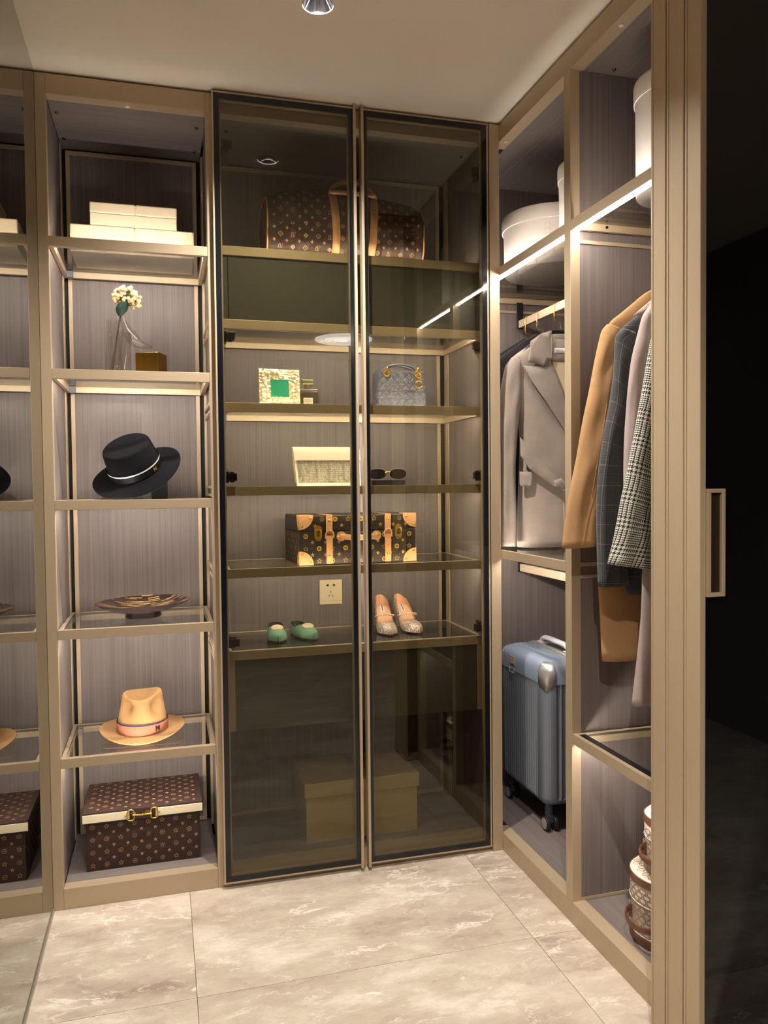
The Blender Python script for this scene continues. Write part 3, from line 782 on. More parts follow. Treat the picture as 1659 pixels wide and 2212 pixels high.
t = thing('tan_fedora', 'tan felt fedora with pink ribbon and letter badge', 'hat', (.262, .205, .4603), rotz=math.radians(-4))
def fd_crown(th, s):
    c, sn = math.cos(th), math.sin(th)
    if s < .72:
        k = s/.72; z = .012+.108*k; r = 1-.20*k**1.4
    elif s < .86:
        a = (s-.72)/.14*PI/2; z = .120+.014*math.sin(a); r = .80-.14*(1-math.cos(a))
    else:
        k = (s-.86)/.14; z = .134-.030*math.sin(k*PI/2)*(1-.25*abs(sn)); r = .66*(1-k)+.002
    x = r*.081*c; y = r*.094*sn
    # pinches at the front left and right, and a crease along the top
    front = max(0, -sn)
    for a0 in (-PI*.74, -PI*.22):
        d = math.atan2(math.sin(th-a0), math.cos(th-a0)); kk = math.exp(-(d/.40)**2)*math.exp(-((s-.60)/.17)**2)
        x *= 1-.36*kk; y *= 1-.36*kk; z -= .008*kk
    if s > .70: z += .007*math.sin(th+.6)*(.66 if s < .9 else .2)+.006*math.cos(2*th)
    return (x, y, z)
cs = [[fd_crown(2*PI*i/nth, k/34) for i in range(nth)] for k in range(35)]
part('crown', MB().loft(cs, True, False, True), 'felt_tan', t, smooth=60)
def fd_brim(th, s):
    rx = .080+.056*s; ry = .092+.040*s; sn = math.sin(th); c = math.cos(th)
    z = .012-.004*s+.016*s*s*abs(c)**2-.009*s*s*max(0, -sn)**2+.012*s*s*max(0, sn)
    return (rx*c, ry*sn, z)
bs = [[fd_brim(2*PI*i/nth, k/10) for i in range(nth)] for k in range(11)]
part('brim', MB().loft(bs, True, False, False), 'felt_tan', t, smooth=60, solid=.0025)
part('ribbon', oval_band(.0826, .0950, .014, .046), 'ribbon_pink', t, smooth=60)
part('blue_edge', oval_band(.0812, .0938, .046, .0495), 'ribbon_blue', t, smooth=60)
a_ = math.radians(-50); bp_ = Vector((.0832*math.cos(a_), .0957*math.sin(a_), .032)); tn = Vector((-math.sin(a_), math.cos(a_), 0)); on = Vector((math.cos(a_), math.sin(a_), 0))
part('letter_badge', text_mb('M', .024, lambda x, y: tuple(bp_+tn*x+Vector((0, 0, 1))*y+on*.0015), True), 'badge_black', t, solid=.0012)

# --- mosaic dish
t = thing('footed_dish', 'shallow footed dish with dark and amber mosaic inside', 'dish', (.272, .192, .8480), rot=(0, math.radians(-1.2), 0))
t.location.z += .0006
part('foot', MB().lathe([(.001, .0012), (.056, .0012), (.058, .004), (.055, .021)], (0, 0, 0), 40), 'dish_dark', t, smooth=40)
op = [(.05, .019), (.075, .022), (.10, .029), (.13, .0405), (.148, .050), (.1505, .053), (.1490, .0535)]
part('bowl', MB().lathe(op, (0, 0, 0), 56), 'dish_dark', t, smooth=50)
ins = [(.001, .031), (.04, .0315), (.08, .0355), (.11, .041), (.135, .0485), (.1492, .0536)]
part('mosaic_inlay', MB().lathe(ins, (0, 0, 0), 56, uv=True), 'mosaic', t, smooth=60)
o_ = bpy.data.objects[t.children[-1].name]
ul = o_.data.uv_layers[0]
for li in o_.data.loops:
    co = o_.data.vertices[li.vertex_index].co; ul.data[li.index].uv = (co.x*.9+co.y*.12+.5, co.y*1.1-co.x*co.x*1.6+.5)

# --- monogram storage box with horsebit
t = thing('monogram_box', 'brown star print gift box with cream belt and gold horsebit clasp', 'box', (.262, .22, .0627), world=True)
X0, X1, Y0, Y1, Z0 = .0875, .438, .096, .338, .0627
part('base', box(X0, X1, Y0, Y1, Z0, .235), 'canvas_brown', t, bevel=.0015)
ld = part('lid', box(X0-.009, X1+.008, Y0-.010, Y1+.009, .2165, .2535), 'canvas_brown', t, bevel=.002)
part('printed_pattern', star_print(X0, X1, Z0+.002, .214, .0425, .0205, .0074, lambda a, b_: (a, Y0-.0004, b_)), 'print_tan', t)
part('side_pattern', star_print(Y0, Y1, Z0+.002, .214, .0425, .0205, .0074, lambda a, b_: (X0-.0004, a, b_)), 'print_tan', t)
part('lid_pattern', star_print(X0-.005, X1+.004, Y0-.006, Y1+.006, .0425, .0205, .0076, lambda a, b_: (a, b_, .2539)), 'print_tan', ld)
mb = MB()
for k in range(9): emblem(mb, ('ring', 'staro')[k % 2], X0+.02+.0425*k*.98, .236, .0068, lambda a, b_: (a, Y0-.0104, b_))
part('lid_edge_pattern', mb, 'print_tan', ld)
xm = .2595; yf = Y0-.010
for a, b_ in ((X0-.0095, xm-.040), (xm+.040, X1+.0085)):
    bl = part('belt', box(a, b_, yf-.0035, yf-.0006, .2215, .2475), 'belt_cream', t, bevel=.001)
    xr_ = b_-.012 if a < xm else a+.012
    part('rivet', MB().sphere((xr_, yf-.0036, .2345), .0032, 10, 6), 'bright_gold', bl, smooth=60)
hb = MB()
for s_ in (-1, 1):
    pts = [(xm+s_*(.036+p[0]*1), yf-.007, .2345+p[1]) for p in rrect(.021, .034, .008, 4)]
    hb.tube(pts, .0021, 8, closed=True)
hb.tube([(xm-.028, yf-.009, .2345), (xm-.010, yf-.011, .2345), (xm, yf-.0115, .2345), (xm+.010, yf-.011, .2345), (xm+.028, yf-.009, .2345)], [.0034, .0024, .0026, .0024, .0034], 8)
hb.sphere((xm, yf-.0115, .2345), .0038, 10, 6)
part('horsebit', hb, 'bright_gold', t, smooth=60)

# ================================================================== behind the glass doors
# --- duffel bag
ZB = ZC['S1']-.0018
t = thing('duffel_bag', 'brown monogram canvas duffel bag with tan leather straps and handles', 'bag', (.95, .17, ZB), world=True)
BX0, BX1, BY, BD = .684, 1.222, .178, .118
def duf(x, th):
    """section point: th 0 = back, running over top to front; soft rounded box section"""
    k = (x-BX0)/(BX1-BX0); e = min(k, 1-k)
    hh = (.222+.020*math.sin(PI*min(1, k*1.0))-.012*k)*(.90+.10*min(1, e/.06)); dd = BD*(.93+.07*min(1, e/.10))+.010*math.sin(PI*k)
    c, s_ = math.cos(th), math.sin(th)
    p = 3.2
    r = (abs(c)**p+abs(s_)**p)**(-1/p)
    y = BY+dd*r*c; z = ZB+hh/2+hh/2*r*s_
    if s_ < 0: y += -.004*c
    return y, z
NTH = 48; NX = 40
secs = []
for i in range(NX+1):
    k = i/NX; x = BX0+(BX1-BX0)*k
    ss = []
    for j in range(NTH):
        th = 2*PI*j/NTH; y, z = duf(x, th)
        w_ = .0025*math.sin(x*41+z*37)+.002*math.sin(z*90-x*23)
        if z > ZB+.02: y += w_*(1 if y < BY else -1); z += w_*.5
        xx = x+(-.012*(1-abs(math.sin(th))) if i == 0 else .012*(1-abs(math.sin(th))) if i == NX else 0)*0
        ss.append((xx, y, max(z, ZB+.0003)))
    secs.append(ss)
part('body', MB().loft(secs, True, True, True), 'canvas_brown', t, smooth=45)
# printed monogram wrapped over front, top and left end
def arc_pts(x):
    pl = []; L_ = [0]
    for j in range(0, 61):
        th = PI*1.42-j/60*PI*1.0
        y, z = duf(x, th); pl.append((y, z))
        if j: L_.append(L_[-1]+math.hypot(pl[-1][0]-pl[-2][0], pl[-1][1]-pl[-2][1]))
    return pl, L_
def wrap(a, b_):
    pl, L_ = arc_pts(a)
    y = np.interp(b_, L_, [p[0] for p in pl]); z = np.interp(b_, L_, [p[1] for p in pl])
    w_ = .0025*math.sin(a*41+z*37)+.002*math.sin(z*90-a*23)
    if z > ZB+.02 and y < BY: y += w_
    cy, cz = BY, ZB+.11; d = math.hypot(y-cy, z-cz)
    return (a, y+(y-cy)/d*.0018, max(z, ZB+.001)+(z-cz)/d*.0018)
mb = MB(); seq = ('quatre', 'diamond', 'LV'); row = 0; v_ = .022
while v_ < .36:
    x = BX0+.022+(.0205 if row % 2 else 0); k = row//2
    while x < BX1-.015:
        if row % 2 == 0: emblem(mb, 'flower4', x, v_, .0058, wrap)
        else: emblem(mb, seq[(k+row) % 3] if (row % 4 == 1) else ('diamond', 'LV', 'quatre')[k % 3], x, v_, .0078, wrap)
        x += .041; k += 1
    v_ += .0195; row += 1
part('monogram_print', mb, 'print_tan', t)
mb = MB()
for z in np.arange(ZB+.03, ZB+.19, .034):
    for j, y in enumerate(np.arange(BY-.07, BY+.09, .041)):
        emblem(mb, ('quatre', 'flower4', 'diamond')[(j+int(z*100)) % 3], y+(.02 if int(round((z-ZB)/.034)) % 2 else 0), z, .007, lambda a, b_: (BX0-.0006, a, b_))
part('end_print', mb, 'print_tan', t)
for x in (BX0+.001, BX1-.001):
    part('piping', MB().tube([(x, *duf(x, 2*PI*j/48)) for j in range(48)], .0028, 6, closed=True), 'leather_tan', t, smooth=60)
for xs_ in (.9085, 1.030):
    st = []
    for j in range(30):
        th = PI*1.40-j/29*PI*.62
        y, z = duf(xs_, th); d = math.hypot(y-BY, z-ZB-.11); st.append((xs_+(.004*math.sin(j/29*PI))*(1 if xs_ < .95 else 1)-.010*(j/29)**2*(1 if xs_ < .95 else -1), y+(y-BY)/d*.0035, max(z, ZB+.0015)+(z-ZB-.11)/d*.0035))
    ss = [[(p[0]-.0125, p[1], p[2]), (p[0]+.0125, p[1], p[2])] for p in st]
    part('strap', MB().loft(ss, False, False, False), 'leather_tan', t, solid=.003, smooth=60)
    zt_ = st[-1]
    part('handle_ring', MB().lathe([(.011, -.006), (.0125, 0), (.011, .006), (.008, .004), (.008, -.004)], (zt_[0], zt_[1]-.004, zt_[2]+.004), 16), 'leather_tan', t, smooth=40)
xa, xb = .897, 1.040
ztop = st[-1][2]
for sg, yc, lab in ((-1, -.055, 'front'), (1, .030, 'back')):
    pts = []
    for j in range(25):
        a = PI*j/24; x = (xa+xb)/2-(xb-xa)/2*math.cos(a)
        pts.append((x, st[-1][1]-.004+yc*math.sin(a), ztop+.012+(.046 if sg > 0 else -.020)*math.sin(a)))
    part('handle', MB().tube(pts, .0068, 10), 'leather_tan', t, smooth=60)
part('zip_pull', MB().tube([(BX0-.004, BY-.03, ZB+.205), (BX0-.006, BY-.03, ZB+.19), (BX0-.004, BY-.03, ZB+.175)], .003, 8), 'bright_gold', t, smooth=60)

# --- picture frame, perfume, quilted bag
Z3 = ZC['S3']-.0018
t = thing('picture_frame', 'hammered pale gold square picture frame with green insert', 'picture frame', (.724, .13, Z3+.0006), rot=(math.radians(-6), 0, math.radians(4)))
def frame_prof(mb, W, Hh, wi, hi, zc):
    o = [(-W/2, 0), (W/2, 0), (W/2, Hh), (-W/2, Hh)]; i_ = [(-wi/2, zc-hi/2), (wi/2, zc-hi/2), (wi/2, zc+hi/2), (-wi/2, zc+hi/2)]
    seg = 14
    for e in range(4):
        a0, a1 = o[e], o[(e+1) % 4]; b0, b1 = i_[e], i_[(e+1) % 4]
        rows_ = []
        for r in range(7):
            q_ = r/6; row_ = []
            for s_ in range(seg+1):
                u = s_/seg
                ax, az = a0[0]+(a1[0]-a0[0])*u, a0[1]+(a1[1]-a0[1])*u; bx_, bz = b0[0]+(b1[0]-b0[0])*u, b0[1]+(b1[1]-b0[1])*u
                x, z = ax+(bx_-ax)*q_, az+(bz-az)*q_
                y = -.014-.006*math.sin(PI*q_*.7)+.012*q_**2+.0012*math.sin(x*420+z*130)*math.sin(z*390-x*90)*(1 if 0 < q_ < 1 else 0)
                row_.append((x, y, z))
            rows_.append(row_)
        mb.loft(rows_, False, False, False)
    return mb
mb = frame_prof(MB(), .138, .126, .060, .056, .061)
mb.box(-.069, .069, -.014, -.008, 0, .126)
part('moulding', mb, 'frame_metal', t, smooth=50)
part('insert', box(-.031, .031, -.0145, -.0141, .032, .090), 'photo_green', t)
part('stand', MB().box(-.012, .012, -.009, -.006, .004, .10).rot(math.radians(22), 'X', (0, -.008, .10)), 'black_metal', t)
t = thing('perfume_bottle', 'square amber glass perfume bottle with pale gold cap beside the picture frame', 'perfume', (.826, .165, Z3+.0004), rotz=math.radians(-3))
part('bottle', MB().loft([[(x, y, z) for x, y in rrect(.080-2*i_, .030-2*i_, .004)] for z, i_ in ((0, .002), (.002, 0), (.060, 0), (.066, .003), (.069, .012))], True, True, True), 'perfume_glass', t, smooth=30)
part('liquid', box(-.034, .034, -.010, .010, .006, .054), 'clear_glass', t, bevel=.002)
part('neck', MB().cyl((0, 0, .069), (0, 0, .083), .011, n=16), 'perfume_cap', t, smooth=40)
part('cap', box(-.0185, .0185, -.0135, .0135, .083, .0975), 'perfume_cap', t, bevel=.0012)
lb = part('paper_label', box(-.016, .016, -.0164, -.0157, .010, .036), 'perfume_label', t)
for tx, z, s_ in (('GABRIELLE', .0285, .0058), ('CHANEL', .0225, .0070), ('PARIS', .0155, .0036)):
    part('lettering', text_mb(tx, s_, lambda x, y, z=z: (x, -.0167, z+y)), 'ink', lb)

t = thing('quilted_bag', 'small grey quilted leather handbag with gold rings and charm', 'handbag', (1.152, .157, Z3+.0004), rotz=math.radians(-2))
W_, D_, Hb = .172, .088, .134
per = rrect(W_, D_, .010, 5)
def dens(poly, n):
    P_ = [Vector((*p, 0)) for p in poly]; L_ = [0]
    for a, b_ in zip(P_, P_[1:]+P_[:1]): L_.append(L_[-1]+(b_-a).length)
    tot = L_[-1]; X = [p.x for p in P_]+[P_[0].x]; Y = [p.y for p in P_]+[P_[0].y]
    u = np.linspace(0, tot, n, endpoint=False)
    return [(float(np.interp(a, L_, X)), float(np.interp(a, L_, Y)), float(a)) for a in u], tot
pp_, tot = dens(per, 200)
def quilt(u, v):
    s_ = .0275
    a = ((u+v*1.0)/s_) % 1; b_ = ((u-v*1.0)/s_) % 1
    h = min(a, 1-a, b_, 1-b_)
    c = (v/.0245) % 1; l2 = min(abs(c-.42), abs(c-.58))
    h2 = min(1, h/.16)**.5
    if l2 < .05: h2 *= .5+.5*l2/.05
    return .0048*h2
secs = []
for k in range(71):
    v_ = k/70; z = Hb*v_; tp = 1-.045*v_; rnd = .006*max(0, (v_-.96)/.04)**2
    ss = []
    for i, (x, y, u) in enumerate(pp_):
        n_ = Vector((x/(W_/2), y/(D_/2)*1.0)); n_ = Vector((math.copysign(abs(n_.x)**9, n_.x), math.copysign(abs(n_.y)**9, n_.y))).normalized()
        h = quilt(u, z) if .03 < v_ < .97 else 0
        ss.append((x*tp*1+n_.x*(h-rnd), y*(1-.10*v_)+n_.y*(h-rnd), z))
    secs.append(ss)
part('body', MB().loft(secs, True, True, True), 'bag_grey', t, smooth=50)
for sg in (-1, 1):
    pts = [(-.058+.116*j/20, sg*.018, Hb+.004+.020*math.sin(PI*j/20)**.6) for j in range(21)]
    part('handle', MB().tube(pts, .0042, 8), 'bag_grey', t, smooth=60)
for x in (-.055, .055):
    for yy, sg in ((-.040, -1),):
        part('eyelet', MB().tube([(x+.0095*math.cos(a), yy-.0065, Hb-.012+.0095*math.sin(a)) for a in (2*PI*i/20 for i in range(20))], .0022, 8, closed=True), 'bright_gold', t, smooth=60)
        part('eyelet_disc', MB().cyl((x, yy-.0035, Hb-.012), (x, yy-.0058, Hb-.012), .009, n=18), 'brass', t)
        part('ring', MB().tube([(x+.0015, yy-.004-.0055*math.cos(a), Hb+.000+.012*math.sin(a)) for a in (2*PI*i/20 for i in range(20))], .0022, 8, closed=True), 'bright_gold', t, smooth=60)
ch = MB()
xc_, yc_, zc_ = .058, -.0535, Hb-.050
ch.tube([(xc_+.0125*math.cos(a), yc_, zc_+.0125*math.sin(a)) for a in (2*PI*i/24 for i in range(24))], .0018, 8, closed=True)
ch.tube([(xc_+.0085*math.cos(a), yc_-.001, zc_+.030+.0085*math.sin(a)) for a in (2*PI*i/20 for i in range(20))], .0020, 8, closed=True)
ch.tube([(xc_-.0045, yc_, zc_+.010), (xc_-.001, yc_, zc_+.0225), (xc_+.003, yc_, zc_+.010)], .0013, 6)
part('charm', ch, 'bright_gold', t, smooth=60)
part('charm_letters', text_mb('D', .024, lambda x, y: (xc_+x*.8, yc_, zc_+y), True), 'bright_gold', t, solid=.002)

# --- clutch, sunglasses on a block
Z4 = ZC['S4']-.0018
t = thing('sequin_clutch', 'cream clutch with sequin front panel leaning back', 'clutch', (.88, .12, Z4), world=True)
cx0, cx1 = .776, .995
prof = [(.100, 0), (.1085, .060), (.118, .118), (.124, .129), (.132, .1325), (.141, .128), (.148, .110), (.150, .070), (.140, .025), (.124, .004), (.110, .0)]
lean = 0
mb = MB().prism(prof, lambda a, b_, tt: (tt-(.010*(b_/.13) if tt < .9 else 0), a, Z4+.0006+b_), cx0, cx1)
part('body', mb, 'clutch_cream', t, smooth=40)
ss = []
for k in range(9):
    b_ = .012+.080*k/8; a = .100+.0085*b_/.06-.0016
    ss.append([(cx0+.006-.010*(b_/.13)+(cx1-cx0-.008)*j/12, a, Z4+b_) for j in range(13)])
mb = MB(); vs = [p for s_ in ss for p in s_]; mb.add(vs, [(k*13+j, k*13+j+1, (k+1)*13+j+1, (k+1)*13+j) for k in range(8) for j in range(12)], [(p[0], p[2]) for p in vs])
part('sequin_panel', mb, 'sequins', t)
part('flap', MB().prism([(.1085, .088), (.1155, .118), (.122, .1315), (.134, .1345), (.144, .130), (.146, .126), (.132, .131), (.124, .128), (.119, .117), (.1115, .088)],
     lambda a, b_, tt: (tt-(.010*(b_/.13) if tt < .9 else 0), a-.002, Z4+.0006+b_), cx0-.001, cx1+.001), 'clutch_cream', t, smooth=40)
tag(part('display_block', box(1.055, 1.162, .125, .185, Z4+.0004, Z4+.0200), 'block_black', bevel=.001), 'low black block under the sunglasses', 'block')
t = thing('sunglasses', 'dark lens metal sunglasses resting on a black block', 'sunglasses', (1.100, .130, Z4+.0204), rotz=math.radians(-6))
for sx in (-1, 1):
    lens = [(sx*.037+.0310*math.copysign(abs(math.cos(a))**.85, math.cos(a)), .021+.0178*math.copysign(abs(math.sin(a))**.85, math.sin(a))) for a in (2*PI*i/28 for i in range(28))]
    L2 = part('lens', MB().prism(lens, lambda a, b_, tt: (a, tt+.010*(a/.065)**2, b_), -.0009, .0009), 'lens_dark', t)
    part('rim', MB().tube([(a, .010*(a/.065)**2, b_) for a, b_ in lens], .0008, 6, closed=True), 'perfume_cap', t, smooth=60)
    part('temple', MB().tube([(sx*.064, .010, .028), (sx*.066, .05, .026), (sx*.066, .11, .016), (sx*.064, .135, .003)], .0014, 6), 'black_metal', t, smooth=60)
    part('nose_pad', MB().sphere((sx*.0085, .004, .016), .0028, 8, 6), 'clear_glass', t, smooth=60)
part('bridge', MB().tube([(-.0095, 0, .026), (-.004, -.001, .030), (.004, -.001, .030), (.0095, 0, .026)], .0016, 6), 'bright_gold', t, smooth=60)

# --- trunk
Z5 = ZC['S5']-.0018
t = thing('travel_case', 'small brown star print travel case with tan leather corners and straps', 'case', (.978, .215, Z5+.0003), rotz=math.radians(2.5))
TW, TD, TH = .412, .250, .166
hw, hd = TW/2, TD/2; zl_ = .112
part('base', box(-hw, hw, -hd, hd, 0, zl_-.001), 'canvas_trunk', t, bevel=.003)
ld = part('lid', box(-hw, hw, -hd, hd, zl_+.001, TH), 'canvas_trunk', t, bevel=.003)
fn = lambda a, b_: (a, -hd-.0005, b_)
part('front_print', star_print(-hw, hw, .004, zl_-.004, .046, .021, .0085, fn, kinds=('disc', 'staro')), 'print_gold', t)
part('lid_print', star_print(-hw+.01, hw, zl_+.004, TH-.002, .046, .021, .0085, fn, kinds=('disc', 'staro')), 'print_gold', ld)
part('side_print', star_print(-hd, hd, .004, zl_-.004, .046, .021, .008, lambda a, b_: (-hw-.0005, a, b_), kinds=('disc', 'staro')), 'print_gold', t)
for sx in (-1, 1):
    for zz, sz in ((0, 1), (TH, -1)):
        q_ = [(0, 0)]+[(.047*math.cos(PI/2*k/8), .047*math.sin(PI/2*k/8)) for k in range(9)]
        mb = MB().prism([(sx*(hw-a), zz+sz*b_) for a, b_ in q_], lambda a, b_, tt: (a, tt, b_), -hd-.0030, -hd-.0002)
        mb.prism([(-hd-.003+a*.8, zz+sz*b_) for a, b_ in q_], lambda a, b_, tt: (tt, a, b_), sx*hw, sx*(hw+.0025))
        mb.box(*sorted((sx*(hw+.0025), sx*(hw-.046))), -hd-.003, -hd+.04, zz-.0 if sz > 0 else zz-.0002, zz+.0002 if sz > 0 else zz+.0022) if sz < 0 else None
        cn = part('corner_patch', mb, 'leather_tan', t, bevel=.0008)
        for a, b_ in ((.008, .036), (.036, .008)):
            part('rivet', MB().sphere((sx*(hw-a), -hd-.0032, zz+sz*b_), .0042, 10, 6), 'bright_gold', cn, smooth=60)
    xs_ = sx*.104
    sp = part('strap', box(xs_-.011, xs_+.011, -hd-.0035, -hd-.0002, .002, TH+.0026).box(xs_-.011, xs_+.011, -hd-.0035, -hd+.14, TH+.0003, TH+.0026), 'leather_tan', t, bevel=.0008)
    part('strap_end', MB().prism([(xs_+a, b_) for a, b_ in [(-.0105, .016)]+[(.0105*math.cos(PI+PI*k/8), .016+.008*math.sin(PI+PI*k/8)) for k in range(9)]+[(.0105, .098)]+[(-.0105, .098)]], lambda a, b_, tt: (a, tt, b_), -hd-.0062, -hd-.0036), 'leather_tan', sp, bevel=.0006)
    part('strap_loop', MB().tube([(xs_-.0135, -hd-.005, .088), (xs_-.0135, -hd-.005, .104), (xs_-.009, -hd-.006, .113), (xs_, -hd-.006, .117), (xs_+.009, -hd-.006, .113), (xs_+.0135, -hd-.005, .104), (xs_+.0135, -hd-.005, .088)], .0026, 8), 'leather_tan', sp, smooth=60)
    for z, r in ((.030, .005), (.060, .0028), (.148, .0045)): part('rivet', MB().sphere((xs_, -hd-.006 if z < .1 else -hd-.0036, z), r, 10, 6), 'bright_gold', sp, smooth=60)
    xk = sx*.143
    lk = MB().prism([(xk+a, b_) for a, b_ in [(-.013, .092)]+[(.013*math.cos(PI-PI*k/10), .118+.014*math.sin(PI-PI*k/10)) for k in range(11)]+[(.013, .092), (.006, .080), (-.006, .080)]], lambda a, b_, tt: (a, tt, b_), -hd-.003, -hd-.0002)
    lock = part('lock', lk, 'bright_gold', t, bevel=.0006)
    part('lock_catch', MB().tube([(xk-.0085, -hd-.007, .092), (xk-.0085, -hd-.008, .118), (xk+.0085, -hd-.008, .118), (xk+.0085, -hd-.007, .092)], .0024, 8, closed=True).box(xk-.007, xk+.007, -hd-.006, -hd-.003, .110, .124), 'bright_gold', lock, smooth=50)
    xh = sx*.063
    hp = part('handle_plate', MB().cyl((xh, -hd-.0002, .094), (xh, -hd-.0040, .094), .0165, n=28), 'leather_tan', t, bevel=.0008)
    for k in range(3): part('rivet', MB().sphere((xh+.0085*math.cos(2*PI*k/3+(0 if sx < 0 else PI)+PI), -hd-.0042, .094+.0085*math.sin(2*PI*k/3)), .0032, 10, 6), 'bright_gold', hp, smooth=60)
pts = [(-.066, -hd-.006, .094), (-.052, -hd-.014, .092), (-.02, -hd-.018, .089), (.02, -hd-.018, .089), (.052, -hd-.014, .092), (.066, -hd-.006, .094)]
part('carry_handle', MB().tube(pts, [.0095]*6, 10, up=(0, 1, 0), ry=.004), 'leather_tan', t, smooth=60)

# --- wall socket on the back panel
t = thing('wall_socket', 'cream five hole power socket on the back panel', 'socket', (.945, .3919, .83), world=True)
pl = part('plate', box(.902, .988, .3845, .3918, .830, .923), 'socket_plate', t, bevel=.0012)
part('plate_line', box(.9035, .9865, .3843, .3846, .8425, .8432), 'box_cream_edge', pl)
hs = MB()
for x, z, w_, h_, r in ((.9355, .9025, .0034, .0085, 0), (.9545, .9025, .0034, .0085, 0), (.945, .8765, .0022, .0095, 0), (.9385, .8625, .0022, .0095, .45), (.9515, .8625, .0022, .0095, -.45)):
    m2 = box(x-w_/2, x+w_/2, .3841, .3847, z-h_/2, z+h_/2).rot(r, 'Y', (x, .3844, z)); hs.add(m2.v, m2.f)
for x in (.9315, .9585): hs.cyl((x, .3841, .9025), (x, .3847, .9025), .0036, n=10)
part('pin_holes', hs, 'badge_black', pl)

# --- shoes
def shoe(name, label, cat, group, heel, toe, L_, sole, top, wid, phi0, upper, lining, insole, extra):
    """heel, toe: floor points; local -y runs from heel to toe"""
    d = Vector((toe[0]-heel[0], toe[1]-heel[1])); ang = math.atan2(d.x, -d.y)
    Z6 = ZC['S6']-.0018
    t = thing(name, label, cat, (heel[0], heel[1], Z6+.0004), rotz=ang, group=group)
    NT, NA = 46, 14
    def surf(sg, inset, nt=NT):
        rows_ = []
        for i in range(nt+1):
            tt = i/nt; y = -L_*tt; w_ = wid(tt)-inset*(1 if tt > 0 else 1); s_ = sole(tt); h = top(tt)-inset*.6; p0 = phi0(tt)
            w_ = max(.0005, w_)
            rows_.append([(sg*w_*math.sin(p0+(PI/2-p0)*k/NA)**(.8), y, s_+max(.0005, h)*math.cos(p0+(PI/2-p0)*k/NA)**.75 if k < NA else s_) for k in range(NA+1)])
        return rows_
    mb = MB()
    for sg in (-1, 1): mb.loft(surf(sg, 0), False, False, False)
    # heel counter closing the back
    part('upper', mb, upper, t, smooth=60, weld=True)
    mb = MB()
    for sg in (-1, 1): mb.loft(surf(sg, .0018), False, False, False)
    part('lining', mb, lining, t, smooth=60, weld=True)
    rows_ = []
    for i in range(NT+1):
        tt = i/NT; w_ = max(.0005, wid(tt)-.002); rows_.append([(-w_, -L_*tt, sole(tt)+.0022), (0, -L_*tt, sole(tt)+.0015), (w_, -L_*tt, sole(tt)+.0022)])
    part('insole', MB().loft(rows_, False, False, False), insole, t, smooth=60)
    rows_ = []
    for i in range(NT+1):
        tt = i/NT; w_ = max(.0005, wid(tt)-.0005); z = sole(tt); rows_.append([(-w_, -L_*tt, z+.001), (w_, -L_*tt, z+.001), (w_*.95, -L_*tt, max(.0, z-.0035)), (-w_*.95, -L_*tt, max(.0, z-.0035))])
    part('outsole', MB().loft(rows_, True, True, True), 'leather_brown' if cat != 'x' else lining, t, smooth=40)
    extra(t)
    return t
def w_flat(t): return (.0275*math.sqrt(max(0, 1-((.16-t)/.16)**2)) if t < .16 else .0275+.0075*math.sin((t-.16)/.5*PI/2) if t < .66 else .035*max(0, 1-((t-.66)/.345)**2.6))
def h_flat(t): return .062-.05*t if t < .40 else .042-.008*(t-.4)/.3 if t < .7 else .034-.016*((t-.7)/.3)**1.5
def p_flat(t): return 1.08-.1*t if t < .42 else max(.0, 1.04*(1-((t-.42)/.16))) if t < .58 else .0
def ex_flat(t):
    part('heel_pad', MB().loft([[(-.023*math.sin(PI*min(1, .12+k/10)), -.008-.045*k/8, .0085), (.023*math.sin(PI*min(1, .12+k/10)), -.008-.045*k/8, .0085)] for k in range(9)], False, False, False), 'shoe_lining', t)
    part('insole_pad', box(-.024, .024, -.150, -.085, .0082, .0092), 'shoe_lining', t, bevel=.003)
    part('vamp_ornament', MB().lathe([(.001, .0035), (.015, .0035), (.0195, .001), (.0195, -.001)], (0, 0, 0), 28, sx=1.05, sy=.85).rot(math.radians(24), 'X').shift((0, .132, -.0425)), 'shoe_lining', t, smooth=50, label='beige oval disc on the vamp')
shoe('flat_shoe', 'pearly green flat shoe with beige disc, toe pointing straight out', 'shoe', 'green flat shoes', (.7215, .315), (.7085, .125), .196, lambda t: .0062, h_flat, w_flat, p_flat, 'shoe_green', 'shoe_insole_dark', 'shoe_insole_dark', ex_flat)
shoe('flat_shoe', 'pearly green flat shoe with beige disc, turned towards the sparkly heels', 'shoe', 'green flat shoes', (.795, .312), (.829, .135), .190, lambda t: .0062, h_flat, w_flat, p_flat, 'shoe_green', 'shoe_insole_dark', 'shoe_insole_dark', ex_flat)
def s_pump(t):
    if t < .14: return .088-.012*t/.14
    if t < .66: k = (t-.14)/.52; return .076*(1-(3*k*k-2*k**3))+.005
    return .005
def w_pump(t): return (.024*math.sqrt(max(0, 1-((.17-t)/.17)**2)) if t < .17 else .024+.011*math.sin((t-.17)/.5*PI/2) if t < .67 else .035*max(0, 1-((t-.67)/.335)**2.4))
def h_pump(t): return .060-.075*t if t < .35 else .034+.002*(t-.35) if t < .72 else .0345-.019*((t-.72)/.28)**1.5
def p_pump(t): return 1.10-.1*t if t < .55 else max(.0, 1.05*(1-((t-.55)/.13))) if t < .68 else .0
